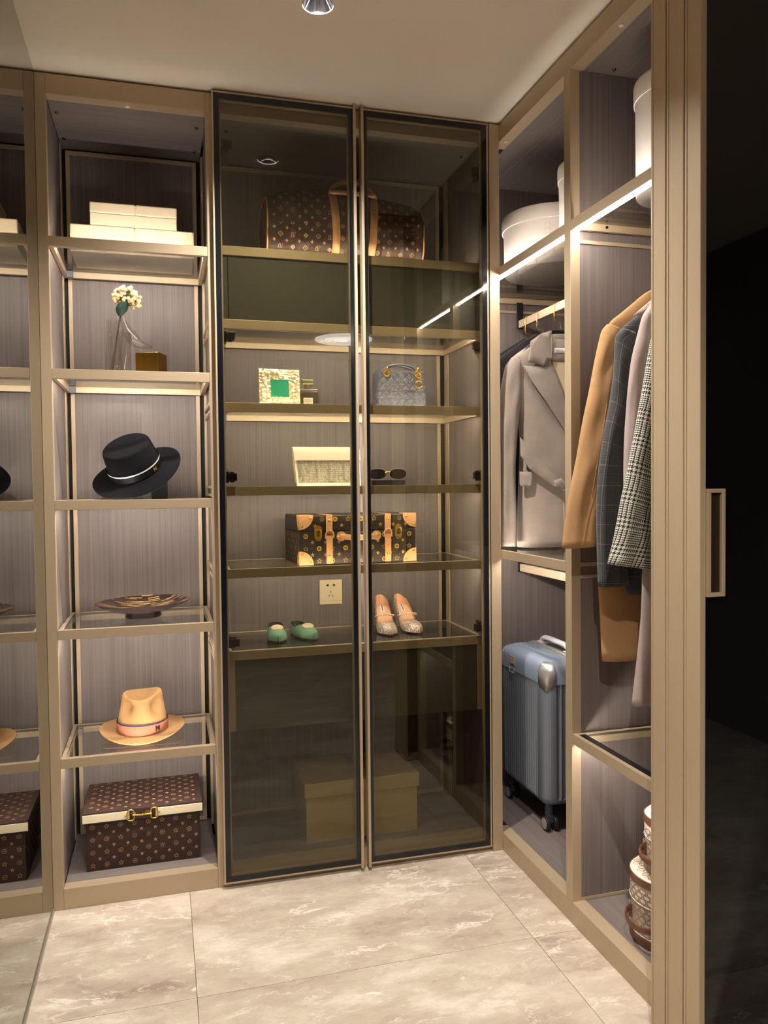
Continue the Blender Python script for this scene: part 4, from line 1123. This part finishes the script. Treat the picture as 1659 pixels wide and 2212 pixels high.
def ex_pump(t):
    mb = MB(); rows_ = []
    for k in range(12):
        q_ = k/11; z = .079-.0785*q_; r = .017*(1-q_)**1.3+.0085; rows_.append([(r*.95*math.cos(2*PI*i/20), -.020+.004*q_+r*math.sin(2*PI*i/20), z) for i in range(20)])
    part('heel', mb.loft(rows_, True, True, True), 'glitter', t, smooth=60)
    bd = None
    for k in range(15):
        a = PI*(k/14); x = -.034*math.cos(a); z = .052+.020*math.sin(a)*.55; y = -.094-.030*math.sin(a)
        o = part('strap_bead', MB().sphere((0, 0, 0), .0034, 8, 6), 'pearl', t, smooth=80) if bd is None else bpy.data.objects.new('strap_bead', bd.data)
        if bd is None: bd = o
        else: COL.objects.link(o); o.parent = t
        o.location = (x, y, z)
    part('insole_label', MB().loft([[(-.0075, -.030-.034*k/4, s_pump((.030+.034*k/4)/.2)+.0034), (.0075, -.030-.034*k/4, s_pump((.030+.034*k/4)/.2)+.0034)] for k in range(5)], False, False, False), 'label_white', t)
    part('insole_print', MB().loft([[(-.0010, -.032-.030*k/4, s_pump((.032+.030*k/4)/.2)+.0040), (.0022, -.032-.030*k/4, s_pump((.032+.030*k/4)/.2)+.0040)] for k in range(5)], False, False, False), 'ink', t)
shoe('sparkly_heel', 'champagne glitter high heel with bead strap, next to the green shoes', 'shoe', 'glitter high heels', (1.118, .325), (1.106, .158), .205, s_pump, h_pump, w_pump, p_pump, 'glitter', 'shoe_peach', 'shoe_peach', ex_pump)
shoe('sparkly_heel', 'champagne glitter high heel with bead strap, next to the cabinet side', 'shoe', 'glitter high heels', (1.186, .325), (1.206, .153), .205, s_pump, h_pump, w_pump, p_pump, 'glitter', 'shoe_peach', 'shoe_peach', ex_pump)

# --- large box on the cabinet floor
t = thing('lidded_box', 'large plain olive cardboard box with overhanging lid', 'box', (.985, .21, .0627), world=True)
part('base', box(.7885, 1.1825, .0855, .335, .0627, .225), 'box_olive', t, bevel=.0015)
part('lid', box(.7825, 1.1885, .0795, .341, .2205, .2685), 'box_olive', t, bevel=.0015)

# ================================================================== hanging unit: its things
ZA = 2.016-.0018
def hat_box(label, cx, cy, r, h, lid_h, stitches=False, ang=0):
    t = thing('hat_box', label, 'hat box', (cx, cy, ZA+.0004), group='white hat boxes')
    part('drum', MB().lathe([(.001, .0005), (r-.002, .0005), (r, .003), (r*1.012, h-lid_h+.006)], (0, 0, 0), 64), 'hatbox_white', t, smooth=40)
    part('lid', MB().lathe([(r*1.02, h-lid_h), (r*1.045, h-lid_h), (r*1.05, h-lid_h+.004), (r*1.05, h-.010), (r*1.035, h-.003), (r*1.0, h), (.001, h)], (0, 0, 0), 64), 'hatbox_white', t, smooth=40)
    if stitches:
        for k in range(7):
            for sg in (-1, 1):
                z = .030+.0165*k; pts = []
                for q_ in range(6):
                    a = ang+sg*(.028+.030*q_/5); rr_ = r*1.006+.0022*math.sin(PI*q_/5); pts.append((rr_*math.cos(a), rr_*math.sin(a), z+(.004 if q_ == 0 else 0)-.004*q_/5))
                part('stitch', MB().tube(pts, .0013, 6), 'label_white', t, smooth=60)
    return t
hat_box('wide white hat box with a seam of curved stitches', 1.680, .025, .165, .198, .050, True, math.radians(180+58))
hat_box('narrow white hat box behind the wide one, next to the gold post', 1.632, -.343, .104, .235, .050)
hat_box('tall white hat box alone on the shelf above the hanging coats', 1.646, -.760, .118, .290, .052)

# --- hanging rods
def rod(label, y0, y1, z0, zs, dx=0):
    t = thing('hanging_rod', label, 'clothes rod', (1.703+dx, (y0+y1)/2, z0), group='clothes rods', world=True)
    part('bar', box(1.697+dx, 1.709+dx, y0, y1, z0, z0+.029), 'gold', t, bevel=.001)
    for y in (y1, y0-.006):
        part('bracket', box(1.690+dx, 1.716+dx, y, y+.006, z0-.004, zs), 'black_metal', t, bevel=.001)
rod('gold clothes rod carrying the taupe coat', -.440, .330, 1.887, 1.9865)
rod('empty gold clothes rod above the suitcase', -.440, .330, .932, 1.0195)
rod('gold clothes rod carrying the row of coats behind the sliding doors', -.915, -.525, 1.845, 1.9865, .045)

# --- hangers
def hanger(label, y, group='black hangers with gold hooks'):
    t = thing('coat_hanger', label, 'hanger', (1.703, y, 1.70), group=group)
    hk = [(.017, 0, .125), (.017, 0, .146), (.014, 0, .150), (-.004, 0, .152), (-.0095, 0, .156), (-.0105, 0, .165), (-.0105, 0, .213), (-.006, 0, .2195), (.002, 0, .2200), (.010, 0, .2195), (.0135, 0, .214), (.0135, 0, .204)]
    part('hook', MB().tube(hk, .0016, 8), 'bright_gold', t, smooth=60)
    secs = []
    for k in range(21):
        s_ = -1+2*k/20; x = .017+s_*.170; a = abs(s_); zt = .122-.004*(a*3)**2 if a < .28 else .1192-.13*(a-.28)**1.15
        th = .052*(1-a)+.014; yy = .006+.010*a
        if a < .18: zt -= .0
        secs.append([(x, -yy, zt-th), (x, yy, zt-th), (x, yy, zt-.003), (x, yy*.5, zt), (x, -yy*.5, zt), (x, -yy, zt-.003)])
    part('shoulder', MB().loft(secs, True, True, True), 'black_metal', t, smooth=50)
    return t
h0 = hanger('black hanger with gold hook holding the taupe coat', .030)
for lab, y in (('black hanger with gold hook holding the plum coat', .165), ('black hanger with gold hook nearest the rod end, holding the black coat', .262)):
    o = dup(h0); o.location.y = y; o['label'] = lab
for lab, y in (('black hanger inside the camel coat', -.59), ('black hanger inside the dark plaid coat', -.65), ('black hanger inside the mauve coat', -.71), ('black hanger inside the houndstooth coat', -.775)):
    o = dup(h0); o.location = (1.748, y, 1.658); o['label'] = lab

# --- coats
def tube_rows(rows, y, b, n=44, m=32, fold=.0, flat=2.4, ysh=0., seed=0):
    """closed cloth tube: rows of (xL, zL, xR, zR); b = half depth (number or (top, bottom))"""
    R_ = interp_rows(rows, n); secs = []; rnd = random.Random(seed); ph = [rnd.uniform(0, 6.28) for _ in range(4)]
    for k, (xl, zl_, xr, zr) in enumerate(R_):
        q_ = k/(n-1); bb = b if isinstance(b, (int, float)) else b[0]+(b[1]-b[0])*q_
        cx_, cz_ = (xl+xr)/2, (zl_+zr)/2; ss = []
        for i in range(m):
            a = PI/2+2*PI*i/m     # start at the back seam
            c, s_ = math.cos(a), math.sin(a); r = (abs(c)**flat+abs(s_)**flat)**(-1/flat)
            f = fold*q_*(math.sin(3*a+ph[0]+2.0*q_)+.6*math.sin(7*a+ph[1])+.5*math.sin(5*a+9*q_+ph[2]))
            wr = fold*.35*math.sin(22*q_+4*c+ph[3])
            ss.append((cx_+(xr-xl)/2*r*c, y+ysh+(bb*r+f+wr)*s_, cz_+(zr-zl_)/2*r*c))
        secs.append(ss)
    return MB().loft(secs, True, False, False, uv=True)
def mirror_rows(rows, xc): return [(2*xc-xr, zr, 2*xc-xl, zl_) for xl, zl_, xr, zr in rows]
def body_rows(left, xc): return [(x, z, 2*xc-x, z) for x, z in left]
def coat(label, y, body_left, sleeve, mat, xc=1.757, bd=(.012, .026), sb=(.018, .030), fold=.004, name='hanging_coat', collar=None, group='coats behind the sliding doors', seed=1, ysl=-.006):
    t = thing(name, label, 'coat', (xc, y, body_left[-1][1]), group=group, world=True)
    part('body', tube_rows(body_rows(body_left, xc), y, bd, 60, 44, fold, 3.0, seed=seed), mat, t, smooth=70, solid=.002, recalc=False)
    if sleeve:
        part('sleeve', tube_rows(sleeve, y, sb, 50, 32, fold*1.1, 2.2, ysl, seed+3), mat, t, smooth=70, solid=.002, recalc=False)
        part('sleeve', tube_rows(mirror_rows(sleeve, xc), y, sb, 50, 32, fold*1.1, 2.2, ysl, seed+5), mat, t, smooth=70, solid=.002, recalc=False)
    return t
camel_sl = [(1.524, 1.709, 1.56, 1.694), (1.507, 1.692, 1.565, 1.662), (1.496, 1.647, 1.562, 1.611), (1.481, 1.584, 1.556, 1.547), (1.468, 1.52, 1.547, 1.483), (1.45, 1.444, 1.535, 1.407), (1.431, 1.343, 1.518, 1.33), (1.42, 1.292, 1.512, 1.266), (1.402, 1.21, 1.506, 1.189), (1.387, 1.097, 1.499, 1.105)]
camel_bd = [(1.665, 1.812), (1.641, 1.799), (1.575, 1.746), (1.527, 1.712), (1.530, 1.636), (1.530, 1.521), (1.528, 1.394), (1.520, 1.266), (1.500, 1.1), (1.499, 0.997), (1.504, 0.919), (1.511, 0.779)]
t = coat('camel wool coat hanging against the wood divider', -.590, camel_bd, camel_sl, 'coat_camel', seed=2, bd=(.008, .024), sb=(.016, .032))
part('collar', MB().tube([(1.757-.080*math.cos(a), -.590-.020*math.sin(a), 1.795+.022*abs(math.sin(a))) for a in (PI*k/12-PI for k in range(25))], .014, 8), 'coat_camel', t, smooth=60)
part('sleeve_seam', MB().tube([(1.520, -.614, 1.60), (1.512, -.620, 1.52), (1.494, -.624, 1.42), (1.472, -.627, 1.32), (1.452, -.628, 1.22), (1.428, -.628, 1.108)], .0008, 5), 'coat_camel', t)
plaid_sl = [(1.53, 1.685, 1.569, 1.674), (1.513, 1.668, 1.575, 1.627), (1.51, 1.625, 1.572, 1.578), (1.509, 1.576, 1.566, 1.515), (1.496, 1.489, 1.555, 1.453), (1.479, 1.415, 1.544, 1.378), (1.461, 1.303, 1.538, 1.303), (1.456, 1.229, 1.536, 1.228), (1.457, 1.118, 1.539, 1.115), (1.461, 0.997, 1.547, 0.999)]
plaid_bd = [(1.66, 1.80), (1.608, 1.747), (1.576, 1.72), (1.53, 1.685), (1.540, 1.577), (1.543, 1.453), (1.543, 1.266), (1.545, 1.077), (1.548, 0.972)]
t = coat('dark grey plaid coat between the camel and the mauve coats', -.650, plaid_bd, plaid_sl, 'coat_plaid', seed=5, bd=(.008, .022), sb=(.014, .026), fold=.003)
part('collar', MB().tube([(1.757-.080*math.cos(a), -.650-.018*math.sin(a), 1.782+.022*abs(math.sin(a))) for a in (PI*k/12-PI for k in range(25))], .013, 8), 'coat_mauve', t, smooth=60)
mauve_sl = [(1.58, 1.741, 1.602, 1.727), (1.556, 1.712, 1.591, 1.672), (1.54, 1.658, 1.581, 1.618), (1.523, 1.598, 1.572, 1.545), (1.511, 1.507, 1.563, 1.472), (1.504, 1.411, 1.558, 1.387), (1.501, 1.314, 1.556, 1.29), (1.502, 1.205, 1.558, 1.192), (1.505, 1.096, 1.56, 1.088)]
mauve_bd = [(1.66, 1.815), (1.591, 1.757), (1.568, 1.72), (1.565, 1.617), (1.563, 1.448), (1.563, 1.265), (1.56, 1.039), (1.556, 0.925), (1.544, 0.811), (1.527, 0.684)]
t = coat('long pale mauve coat, longest of the hanging coats', -.710, mauve_bd, mauve_sl, 'coat_mauve', seed=8, bd=(.008, .024), sb=(.012, .024), fold=.003)
part('collar', MB().loft([[(1.545+.020*k, -.688-.006*k, 1.715+.018*k), (1.575+.018*k, -.692-.006*k, 1.716+.012*k)] for k in range(4)], False, False, False), 'coat_mauve', t, solid=.007, smooth=60)
hound_sl = [(1.547, 1.658, 1.598, 1.631), (1.535, 1.634, 1.605, 1.596), (1.521, 1.558, 1.598, 1.525), (1.51, 1.495, 1.592, 1.466), (1.497, 1.441, 1.582, 1.407), (1.486, 1.382, 1.571, 1.348), (1.476, 1.336, 1.563, 1.3), (1.462, 1.277, 1.552, 1.253), (1.45, 1.231, 1.541, 1.206), (1.441, 1.179, 1.535, 1.159), (1.429, 1.126, 1.533, 1.112), (1.412, 1.071, 1.535, 1.052)]
hound_bd = [(1.66, 1.79), (1.61, 1.72), (1.552, 1.658), (1.562, 1.55), (1.575, 1.40), (1.58, 1.2), (1.58, 1.06)]
coat('black and white houndstooth coat nearest the sliding doors', -.775, hound_bd, hound_sl, 'coat_hound', seed=11, bd=(.008, .022), sb=(.016, .030), fold=.003)

# two dark coats behind the taupe one
dk_bd = [(1.685, 1.832), (1.622, 1.795), (1.556, 1.752), (1.506, 1.706), (1.525, 1.55), (1.53, 1.35), (1.525, 1.12)]
dk_sl = [(1.53, 1.705, 1.57, 1.69), (1.508, 1.67, 1.565, 1.64), (1.495, 1.56, 1.55, 1.53), (1.48, 1.40, 1.54, 1.39), (1.472, 1.25, 1.535, 1.25), (1.47, 1.12, 1.53, 1.12)]
coat('plain plum black coat right behind the taupe coat', .165, dk_bd, dk_sl, 'coat_plum', xc=1.714, bd=(.010, .032), sb=(.016, .034), group='coats in the corner bay', seed=21)
coat('plain black coat at the rod end in the corner', .262, dk_bd, dk_sl, 'coat_black', xc=1.714, bd=(.010, .032), sb=(.016, .034), group='coats in the corner bay', seed=25)

# taupe belted coat, seen from the front
XC = 1.728; YC = .030
sca = lambda x, z, k=1.019: (.339+(x-.339)*k, 1.269+(z-1.269)*k)
ta_bd = [(1.652, 1.775), (1.60, 1.765), (1.565, 1.750), (1.503, 1.709), (1.512, 1.666), (1.520, 1.587), (1.534, 1.507), (1.539, 1.412), (1.535, 1.316), (1.530, 1.189), (1.528, 1.0535)]
ta_sl = [(1.503, 1.709, 1.528, 1.689), (1.478, 1.68, 1.532, 1.642), (1.466, 1.625, 1.53, 1.587), (1.455, 1.553, 1.526, 1.539), (1.444, 1.459, 1.515, 1.459), (1.437, 1.348, 1.506, 1.348), (1.436, 1.253, 1.505, 1.253), (1.439, 1.158, 1.51, 1.157), (1.442, 1.06, 1.509, 1.058)]
ta_bd = [sca(*p) for p in ta_bd[:-1]]+[(sca(*ta_bd[-1])[0], 1.0525)]
ta_sl = [sca(*p[:2])+sca(*p[2:]) for p in ta_sl[:-1]]+[(sca(*ta_sl[-1][:2])[0], 1.0600, sca(*ta_sl[-1][2:])[0], 1.0600)]
ta_sl = [(max(a, 1.466), b_, c, d) for a, b_, c, d in ta_sl]
t = coat('taupe belted wool coat with wide lapels facing the room', YC, ta_bd, ta_sl, 'coat_taupe', xc=XC, bd=(.020, .055), sb=(.026, .042), fold=.0035, group='coats in the corner bay', seed=31, ysl=-.012)
_R = interp_rows(body_rows(ta_bd, XC), 60); TZ = -_R[:, 1]; TX = _R[:, 0]; TQ = np.linspace(0, 1, 60)
def yfront(x, z):
    q_ = float(np.interp(-z, TZ, TQ)); b = .020+.035*q_; a = max(.215, XC-float(np.interp(-z, TZ, TX))); b = max(b, .030)
    return YC-b*(max(0, 1-min(1, abs((x-XC)/a))**3.0))**(1/3.0)
def patch(name, poly, mat, off, thick, parent, cuts=3, puff=0., smooth=70):
    bm = bmesh.new(); poly = [sca(x, z, 1.009) for x, z in poly]; vs = [bm.verts.new((x, 0, z)) for x, z in poly]; bm.faces.new(vs)
    bmesh.ops.triangulate(bm, faces=bm.faces[:]); 
    for _ in range(cuts): bmesh.ops.subdivide_edges(bm, edges=[e for e in bm.edges if e.calc_length() > .008], cuts=1)
    bmesh.ops.triangulate(bm, faces=bm.faces[:])
    bm.verts.ensure_lookup_table(); bm.verts.index_update()
    mb = MB(); cx_ = sum(p[0] for p in poly)/len(poly)
    mb.add([(v.co.x, yfront(v.co.x, v.co.z)-(off(v.co.x, v.co.z) if callable(off) else off), v.co.z) for v in bm.verts], [tuple(v.index for v in f.verts) for f in bm.faces]); bm.free()
    return part(name, mb, mat, parent, solid=thick, smooth=smooth)
lapel = [(1.541, 1.682), (1.609, 1.679), (1.642, 1.704), (1.658, 1.67), (1.678, 1.614), (1.699, 1.561), (1.713, 1.518), (1.711, 1.432), (1.695, 1.453), (1.647, 1.517), (1.608, 1.572), (1.563, 1.638)]
collar = [(1.565, 1.765), (1.604, 1.792), (1.643, 1.803), (1.637, 1.765), (1.642, 1.704), (1.609, 1.682), (1.556, 1.695), (1.562, 1.73)]
mir = lambda P_: [(2*XC-x, z) for x, z in P_][::-1]
lin_poly = [(1.640, 1.775), (1.792, 1.775), (1.790, 1.700), (1.752, 1.60), (1.716, 1.50), (1.680, 1.60), (1.642, 1.700)]
part_l = patch('lining', lin_poly, 'coat_lining', .009, .002, t)
patch('neck_facing', [(1.640, 1.778), (1.792, 1.778), (1.790, 1.700), (1.642, 1.700)], 'coat_taupe', .0115, .002, t)
patch('brand_label', [(1.659, 1.746), (1.735, 1.747), (1.735, 1.729), (1.657, 1.729)], 'label_white', .0140, .001, t)
for P_, nm in ((lapel, 'lapel'), (mir(lapel), 'lapel')): patch(nm, P_, 'coat_taupe', lambda x, z: .013+.010*max(0, min(1, (1.69-z)/.12))*max(0, 1-abs(abs(x-XC)-.10)/.10), .0055, t)
for P_, nm in ((collar, 'collar'), (mir(collar), 'collar')): patch(nm, P_, 'coat_taupe', lambda x, z: .022+.004*math.sin(min(1, max(0, (z-1.68)/.13))*PI), .006, t, 5)
part('collar_stand', MB().tube([(XC-.078*math.cos(a), YC+.008-.012*math.sin(a), 1.783+.010*abs(math.sin(a))) for a in (PI*k/12 for k in range(13))], .016, 8), 'coat_taupe', t, smooth=60)
belt = [(1.524, 1.436), (1.567, 1.383), (1.611, 1.335), (1.660, 1.290), (1.660, 1.262), (1.642, 1.267), (1.596, 1.297), (1.553, 1.329), (1.525, 1.372)]
patch('belt', belt, 'coat_taupe', .020, .006, t)
patch('belt', mir(belt), 'coat_taupe', .017, .006, t)
kn = [(1.652, 1.276), (1.672, 1.282), (1.690, 1.268), (1.706, 1.274), (1.722, 1.262), (1.70, 1.255), (1.682, 1.262)]
part('belt_knot', MB().tube([(x, yfront(x, z)-.026-.004*math.sin(k*2.1), z) for k, (x, z) in enumerate(kn)], [.010, .013, .012, .014, .012, .010, .008], 10), 'coat_taupe', t, smooth=70)
patch('pocket_flap', [(1.524, 1.318), (1.567, 1.316), (1.563, 1.272), (1.556, 1.266), (1.530, 1.266), (1.524, 1.274)], 'coat_taupe', .012, .006, t)
part('front_edge', MB().tube([(1.700, yfront(1.70, z)-.004, z) for z in (1.262, 1.2, 1.15, 1.1, 1.06)], .003, 6), 'coat_taupe', t, smooth=60)

# --- suitcase
t = thing('suitcase', 'ribbed blue grey hard shell suitcase on four wheels', 'suitcase', (1.716, .108, .0627))
SD, SW, SZ0, SZ1 = .250, .384, .088, .600
per, tot = dens([(x, y) for x, y in rrect(SD, SW, .042, 8)], 1300)
# map arc length so ribs sit on the flats only
def rib(x, y):
    fx, fy = abs(x) > SD/2-.0015, abs(y) > SW/2-.0015
    if fx and abs(y) < SW/2-.055: return .0095*(.5+.5*math.cos(2*PI*y/.0180))**1.5-.0053
    if fy and abs(x) < SD/2-.045 and abs(x) > .016: return .0095*(.5+.5*math.cos(2*PI*(x-.012)/.0240))**2.-.0053
    return .0042
secs = []
for z, ins_, rb in ((SZ0, .030, 0), (SZ0+.008, .014, 0), (SZ0+.024, .003, 0), (SZ0+.034, 0, 1), (SZ1-.085, 0, 1), (SZ1-.078, 0, 0), (SZ1-.030, .001, 0)):
    ss = []
    for x, y, u in per:
        n_ = Vector((math.copysign(max(0, abs(x)-(SD/2-.042)), x), math.copysign(max(0, abs(y)-(SW/2-.042)), y)))
        n_ = n_.normalized() if n_.length > 1e-6 else Vector((0, 0)); d = ((rib(x, y) if rb else .0042)-.0042)-ins_
        ss.append((x+n_.x*d, y+n_.y*d, z))
    secs.append(ss)
part('shell', MB().loft(secs, True, True, True), 'case_body', t, smooth=35)
secs = []
for z, ins_ in ((SZ1-.082, -.0012), (SZ1-.035, -.0012), (SZ1-.018, .006), (SZ1-.006, .022), (SZ1, .036)):
    secs.append([(x*(1-ins_/(SD/2)), y*(1-ins_/(SW/2)), z) for x, y in rrect(SD, SW, .042, 8)])
# top cap: slanted towards the front edge
part('top_cap', MB().loft(secs, True, True, True), 'case_cap_lit', t, smooth=40)
for sx in (-1, 1):
    for sy in (-1, 1):
        cc = MB(); rows_ = []
        for k in range(9):
            a = PI/2*k/8; row_ = []
            for z, ins_ in ((SZ1-.105+.03*abs(a-PI/4), -.003), (SZ1-.036, -.0035), (SZ1-.017, .005), (SZ1-.006, .020)):
                r = .042-ins_; row_.append((sx*(SD/2-.042+r*math.cos(a)), sy*(SW/2-.042+r*math.sin(a)), z))
            rows_.append(row_)
        part('corner_guard', cc.loft(rows_, False, False, False), 'silver', t, smooth=60, solid=.002)
        wx, wy = sx*(SD/2-.035), sy*(SW/2-.04)
        fk = part('caster', MB().cyl((wx, wy, .050), (wx, wy, SZ0+.006), .014, n=16).box(wx-.008, wx+.008, wy-.020, wy+.006, .030, .054), 'case_dark', t, bevel=.001)
        for s_ in (-1, 1):
            part('wheel', MB().cyl((wx+s_*.009, wy-.008, .0262), (wx+s_*.022, wy-.008, .0262), .026, n=28), 'wheel_black', fk, bevel=.002, smooth=40)
            part('hub', MB().cyl((wx+s_*.0222, wy-.008, .0262), (wx+s_*.0232, wy-.008, .0262), .019, n=24), 'wheel_grey', fk)
part('frame_band', MB().tube([(0, y, z) for y, z in [(-SW/2-.001, SZ0+.02), (-SW/2-.001, SZ1-.05), (-SW/2+.012, SZ1-.010), (-SW/2+.05, SZ1+.002), (SW/2-.05, SZ1+.002), (SW/2-.012, SZ1-.010), (SW/2+.001, SZ1-.05), (SW/2+.001, SZ0+.02)]], .007, 8, up=(1, 0, 0), ry=.010), 'aluminium', t, smooth=50)
hp = [(.02, -.105, SZ1+.002), (.02, -.100, SZ1+.020), (.02, -.080, SZ1+.028), (.02, .04, SZ1+.030), (.02, .085, SZ1+.028), (.02, .100, SZ1+.020), (.02, .105, SZ1+.002)]
part('top_handle', MB().tube(hp, .009, 10, up=(1, 0, 0), ry=.015), 'case_handle', t, smooth=60)
for y in (-.105, .105): part('handle_mount', box(.0, .040, y-.018, y+.018, SZ1-.002, SZ1+.012), 'case_handle', t, bevel=.004)
for x in (-.028, .050): part('cap_stripe', box(x-.0015, x+.0015, -SW/2+.04, SW/2-.04, SZ1-.0004, SZ1+.0012), 'aluminium', t)
dots = MB()
for k in range(22): dots.box(-.060, -.0575, -.13+.0125*k, -.124+.0125*k, SZ1-.003, SZ1+.0008)
part('stitch_line', dots, 'label_white', t)
part('lock_plate', box(-SD/2-.0045, -SD/2-.001, .045, .085, SZ1-.058, SZ1-.028), 'gold', t, bevel=.001)
part('lock_catch', MB().tube([(-SD/2-.004, .042, SZ1-.072), (-SD/2-.006, .044, SZ1-.088), (-SD/2-.006, .082, SZ1-.088), (-SD/2-.004, .084, SZ1-.072)], .0022, 6), 'silver', t, smooth=50)
for z in (.36, .10):
    pts = [(x, -SW/2-.006, z+b_) for x, b_ in rrect(.040, .105, .012, 4)]
    part('side_handle', MB().tube(pts, .005, 8, closed=True).box(-.016, .016, -SW/2-.005, -SW/2-.001, z-.05, z+.05), 'case_dark', t, smooth=50)

# --- round monogram travel cases
def round_case(label, cx, cy, z0, r, h):
    t = thing('round_case', label, 'case', (cx, cy, z0), group='round travel cases')
    part('drum', MB().lathe([(.001, 0), (r-.001, 0), (r, .002), (r, h-.03)], (0, 0, 0), 64), 'gg_cream', t, smooth=40)
    ld = part('lid', MB().lathe([(r+.0015, h*.62), (r+.002, h-.004), (r-.002, h), (.001, h)], (0, 0, 0), 64), 'gg_cream', t, smooth=40)
    for z, hh, nm in ((.0005, .024, 'base_band'), (h-.024, .0225, 'lid_band')):
        part(nm, MB().lathe([(r+.0008, z), (r+.0038, z+.001), (r+.0038, z+hh-.001), (r+.0015, z+hh)], (0, 0, 0), 64), 'leather_brown', t, smooth=40)
    for z in (.0265, h*.60): part('welt', MB().tube([((r+.002)*math.cos(2*PI*i/56), (r+.002)*math.sin(2*PI*i/56), z) for i in range(56)], .0014, 6, closed=True), 'label_white', t, smooth=60)
    def hexes(x0, x1, y0, y1, ok, fn, s_=.0115):
        mb = MB(); j = 0; y = y0
        while y < y1:
            x = x0+(s_*1.05 if j % 2 else 0)
            while x < x1:
                if ok(x, y):
                    o = [(x+s_*.98*math.copysign(abs(math.cos(a))**.8, math.cos(a)), y+s_*.60*math.copysign(abs(math.sin(a))**.7, math.sin(a))) for a in (2*PI*i/12 for i in range(12))]
                    i_ = [(x+(a-x)*.82, y+(b_-y)*.78) for a, b_ in o]
                    mb.strip(o, i_, fn)
                x += s_*2.1
            y += s_*1.08; j += 1
        return mb
    part('lid_print', hexes(-r, r, -r, r, lambda x, y: math.hypot(x, y) < r-.014, lambda a, b_: (a, b_, h+.0004)), 'gg_line', ld)
    part('drum_print', hexes(0, 2*PI*r-.02, .034, h-.032, lambda x, y: True, lambda a, b_: ((r+.0026)*math.cos(a/r), (r+.0026)*math.sin(a/r), b_)), 'gg_line', t)
    an = math.radians(180+40)
    def polar(rr_, a, z): return (rr_*math.cos(a), rr_*math.sin(a), z)
    cl = MB()
    for a0, a1, za, zb, o in ((-.11, .11, h*.40, h*.74, .007),):
        cl.loft([[polar(r+oo, an+a0+(a1-a0)*k/6, z) for k in range(7)]+[polar(r+.001, an+a1-(a1-a0)*k/6, z) for k in range(7)] for z, oo in ((za, .005), (za+.006, o), (zb-.006, o), (zb, .005))], True, True, True)
    part('clasp', cl, 'bright_gold', t, smooth=40)
    for z in (.012, h-.012): part('rivet', MB().sphere(polar(r+.004, an, z), .0045, 10, 6), 'bright_gold', t, smooth=60)
    an = math.radians(196)
    hp = [polar(r+.004+.030*math.sin(PI*k/16)**.6, an-.62+1.24*k/16, h*.42-.012*math.sin(PI*k/16)) for k in range(17)]
    hd = part('carry_strap', MB().tube(hp, .0035, 8, up=(0, 0, 1), ry=.009), 'leather_brown', t, smooth=50)
    for k in (0, 16):
        p = Vector(hp[k]); part('strap_link', MB().tube([tuple(p+Vector((.002*math.cos(a), .002*math.sin(a), 0))+Vector((0, 0, .004+.014*math.sin(a)))) for a in (2*PI*i/12 for i in range(12))], .0016, 6, closed=True), 'silver', hd, smooth=50)
        q_ = polar(r+.003, math.atan2(p.y, p.x), p.z); part('strap_tab', MB().tube([(q_[0], q_[1], q_[2]-.024), (q_[0], q_[1], q_[2]+.010)], .006, 8), 'leather_brown', hd, smooth=50)
    return t
ra = round_case('round cream and brown patterned travel case on the cabinet floor', 1.628, -.736, .0629, .104, .180)
round_case('smaller round patterned travel case stacked on the larger one', 1.640, -.742, .0629+.1809, .080, .150)
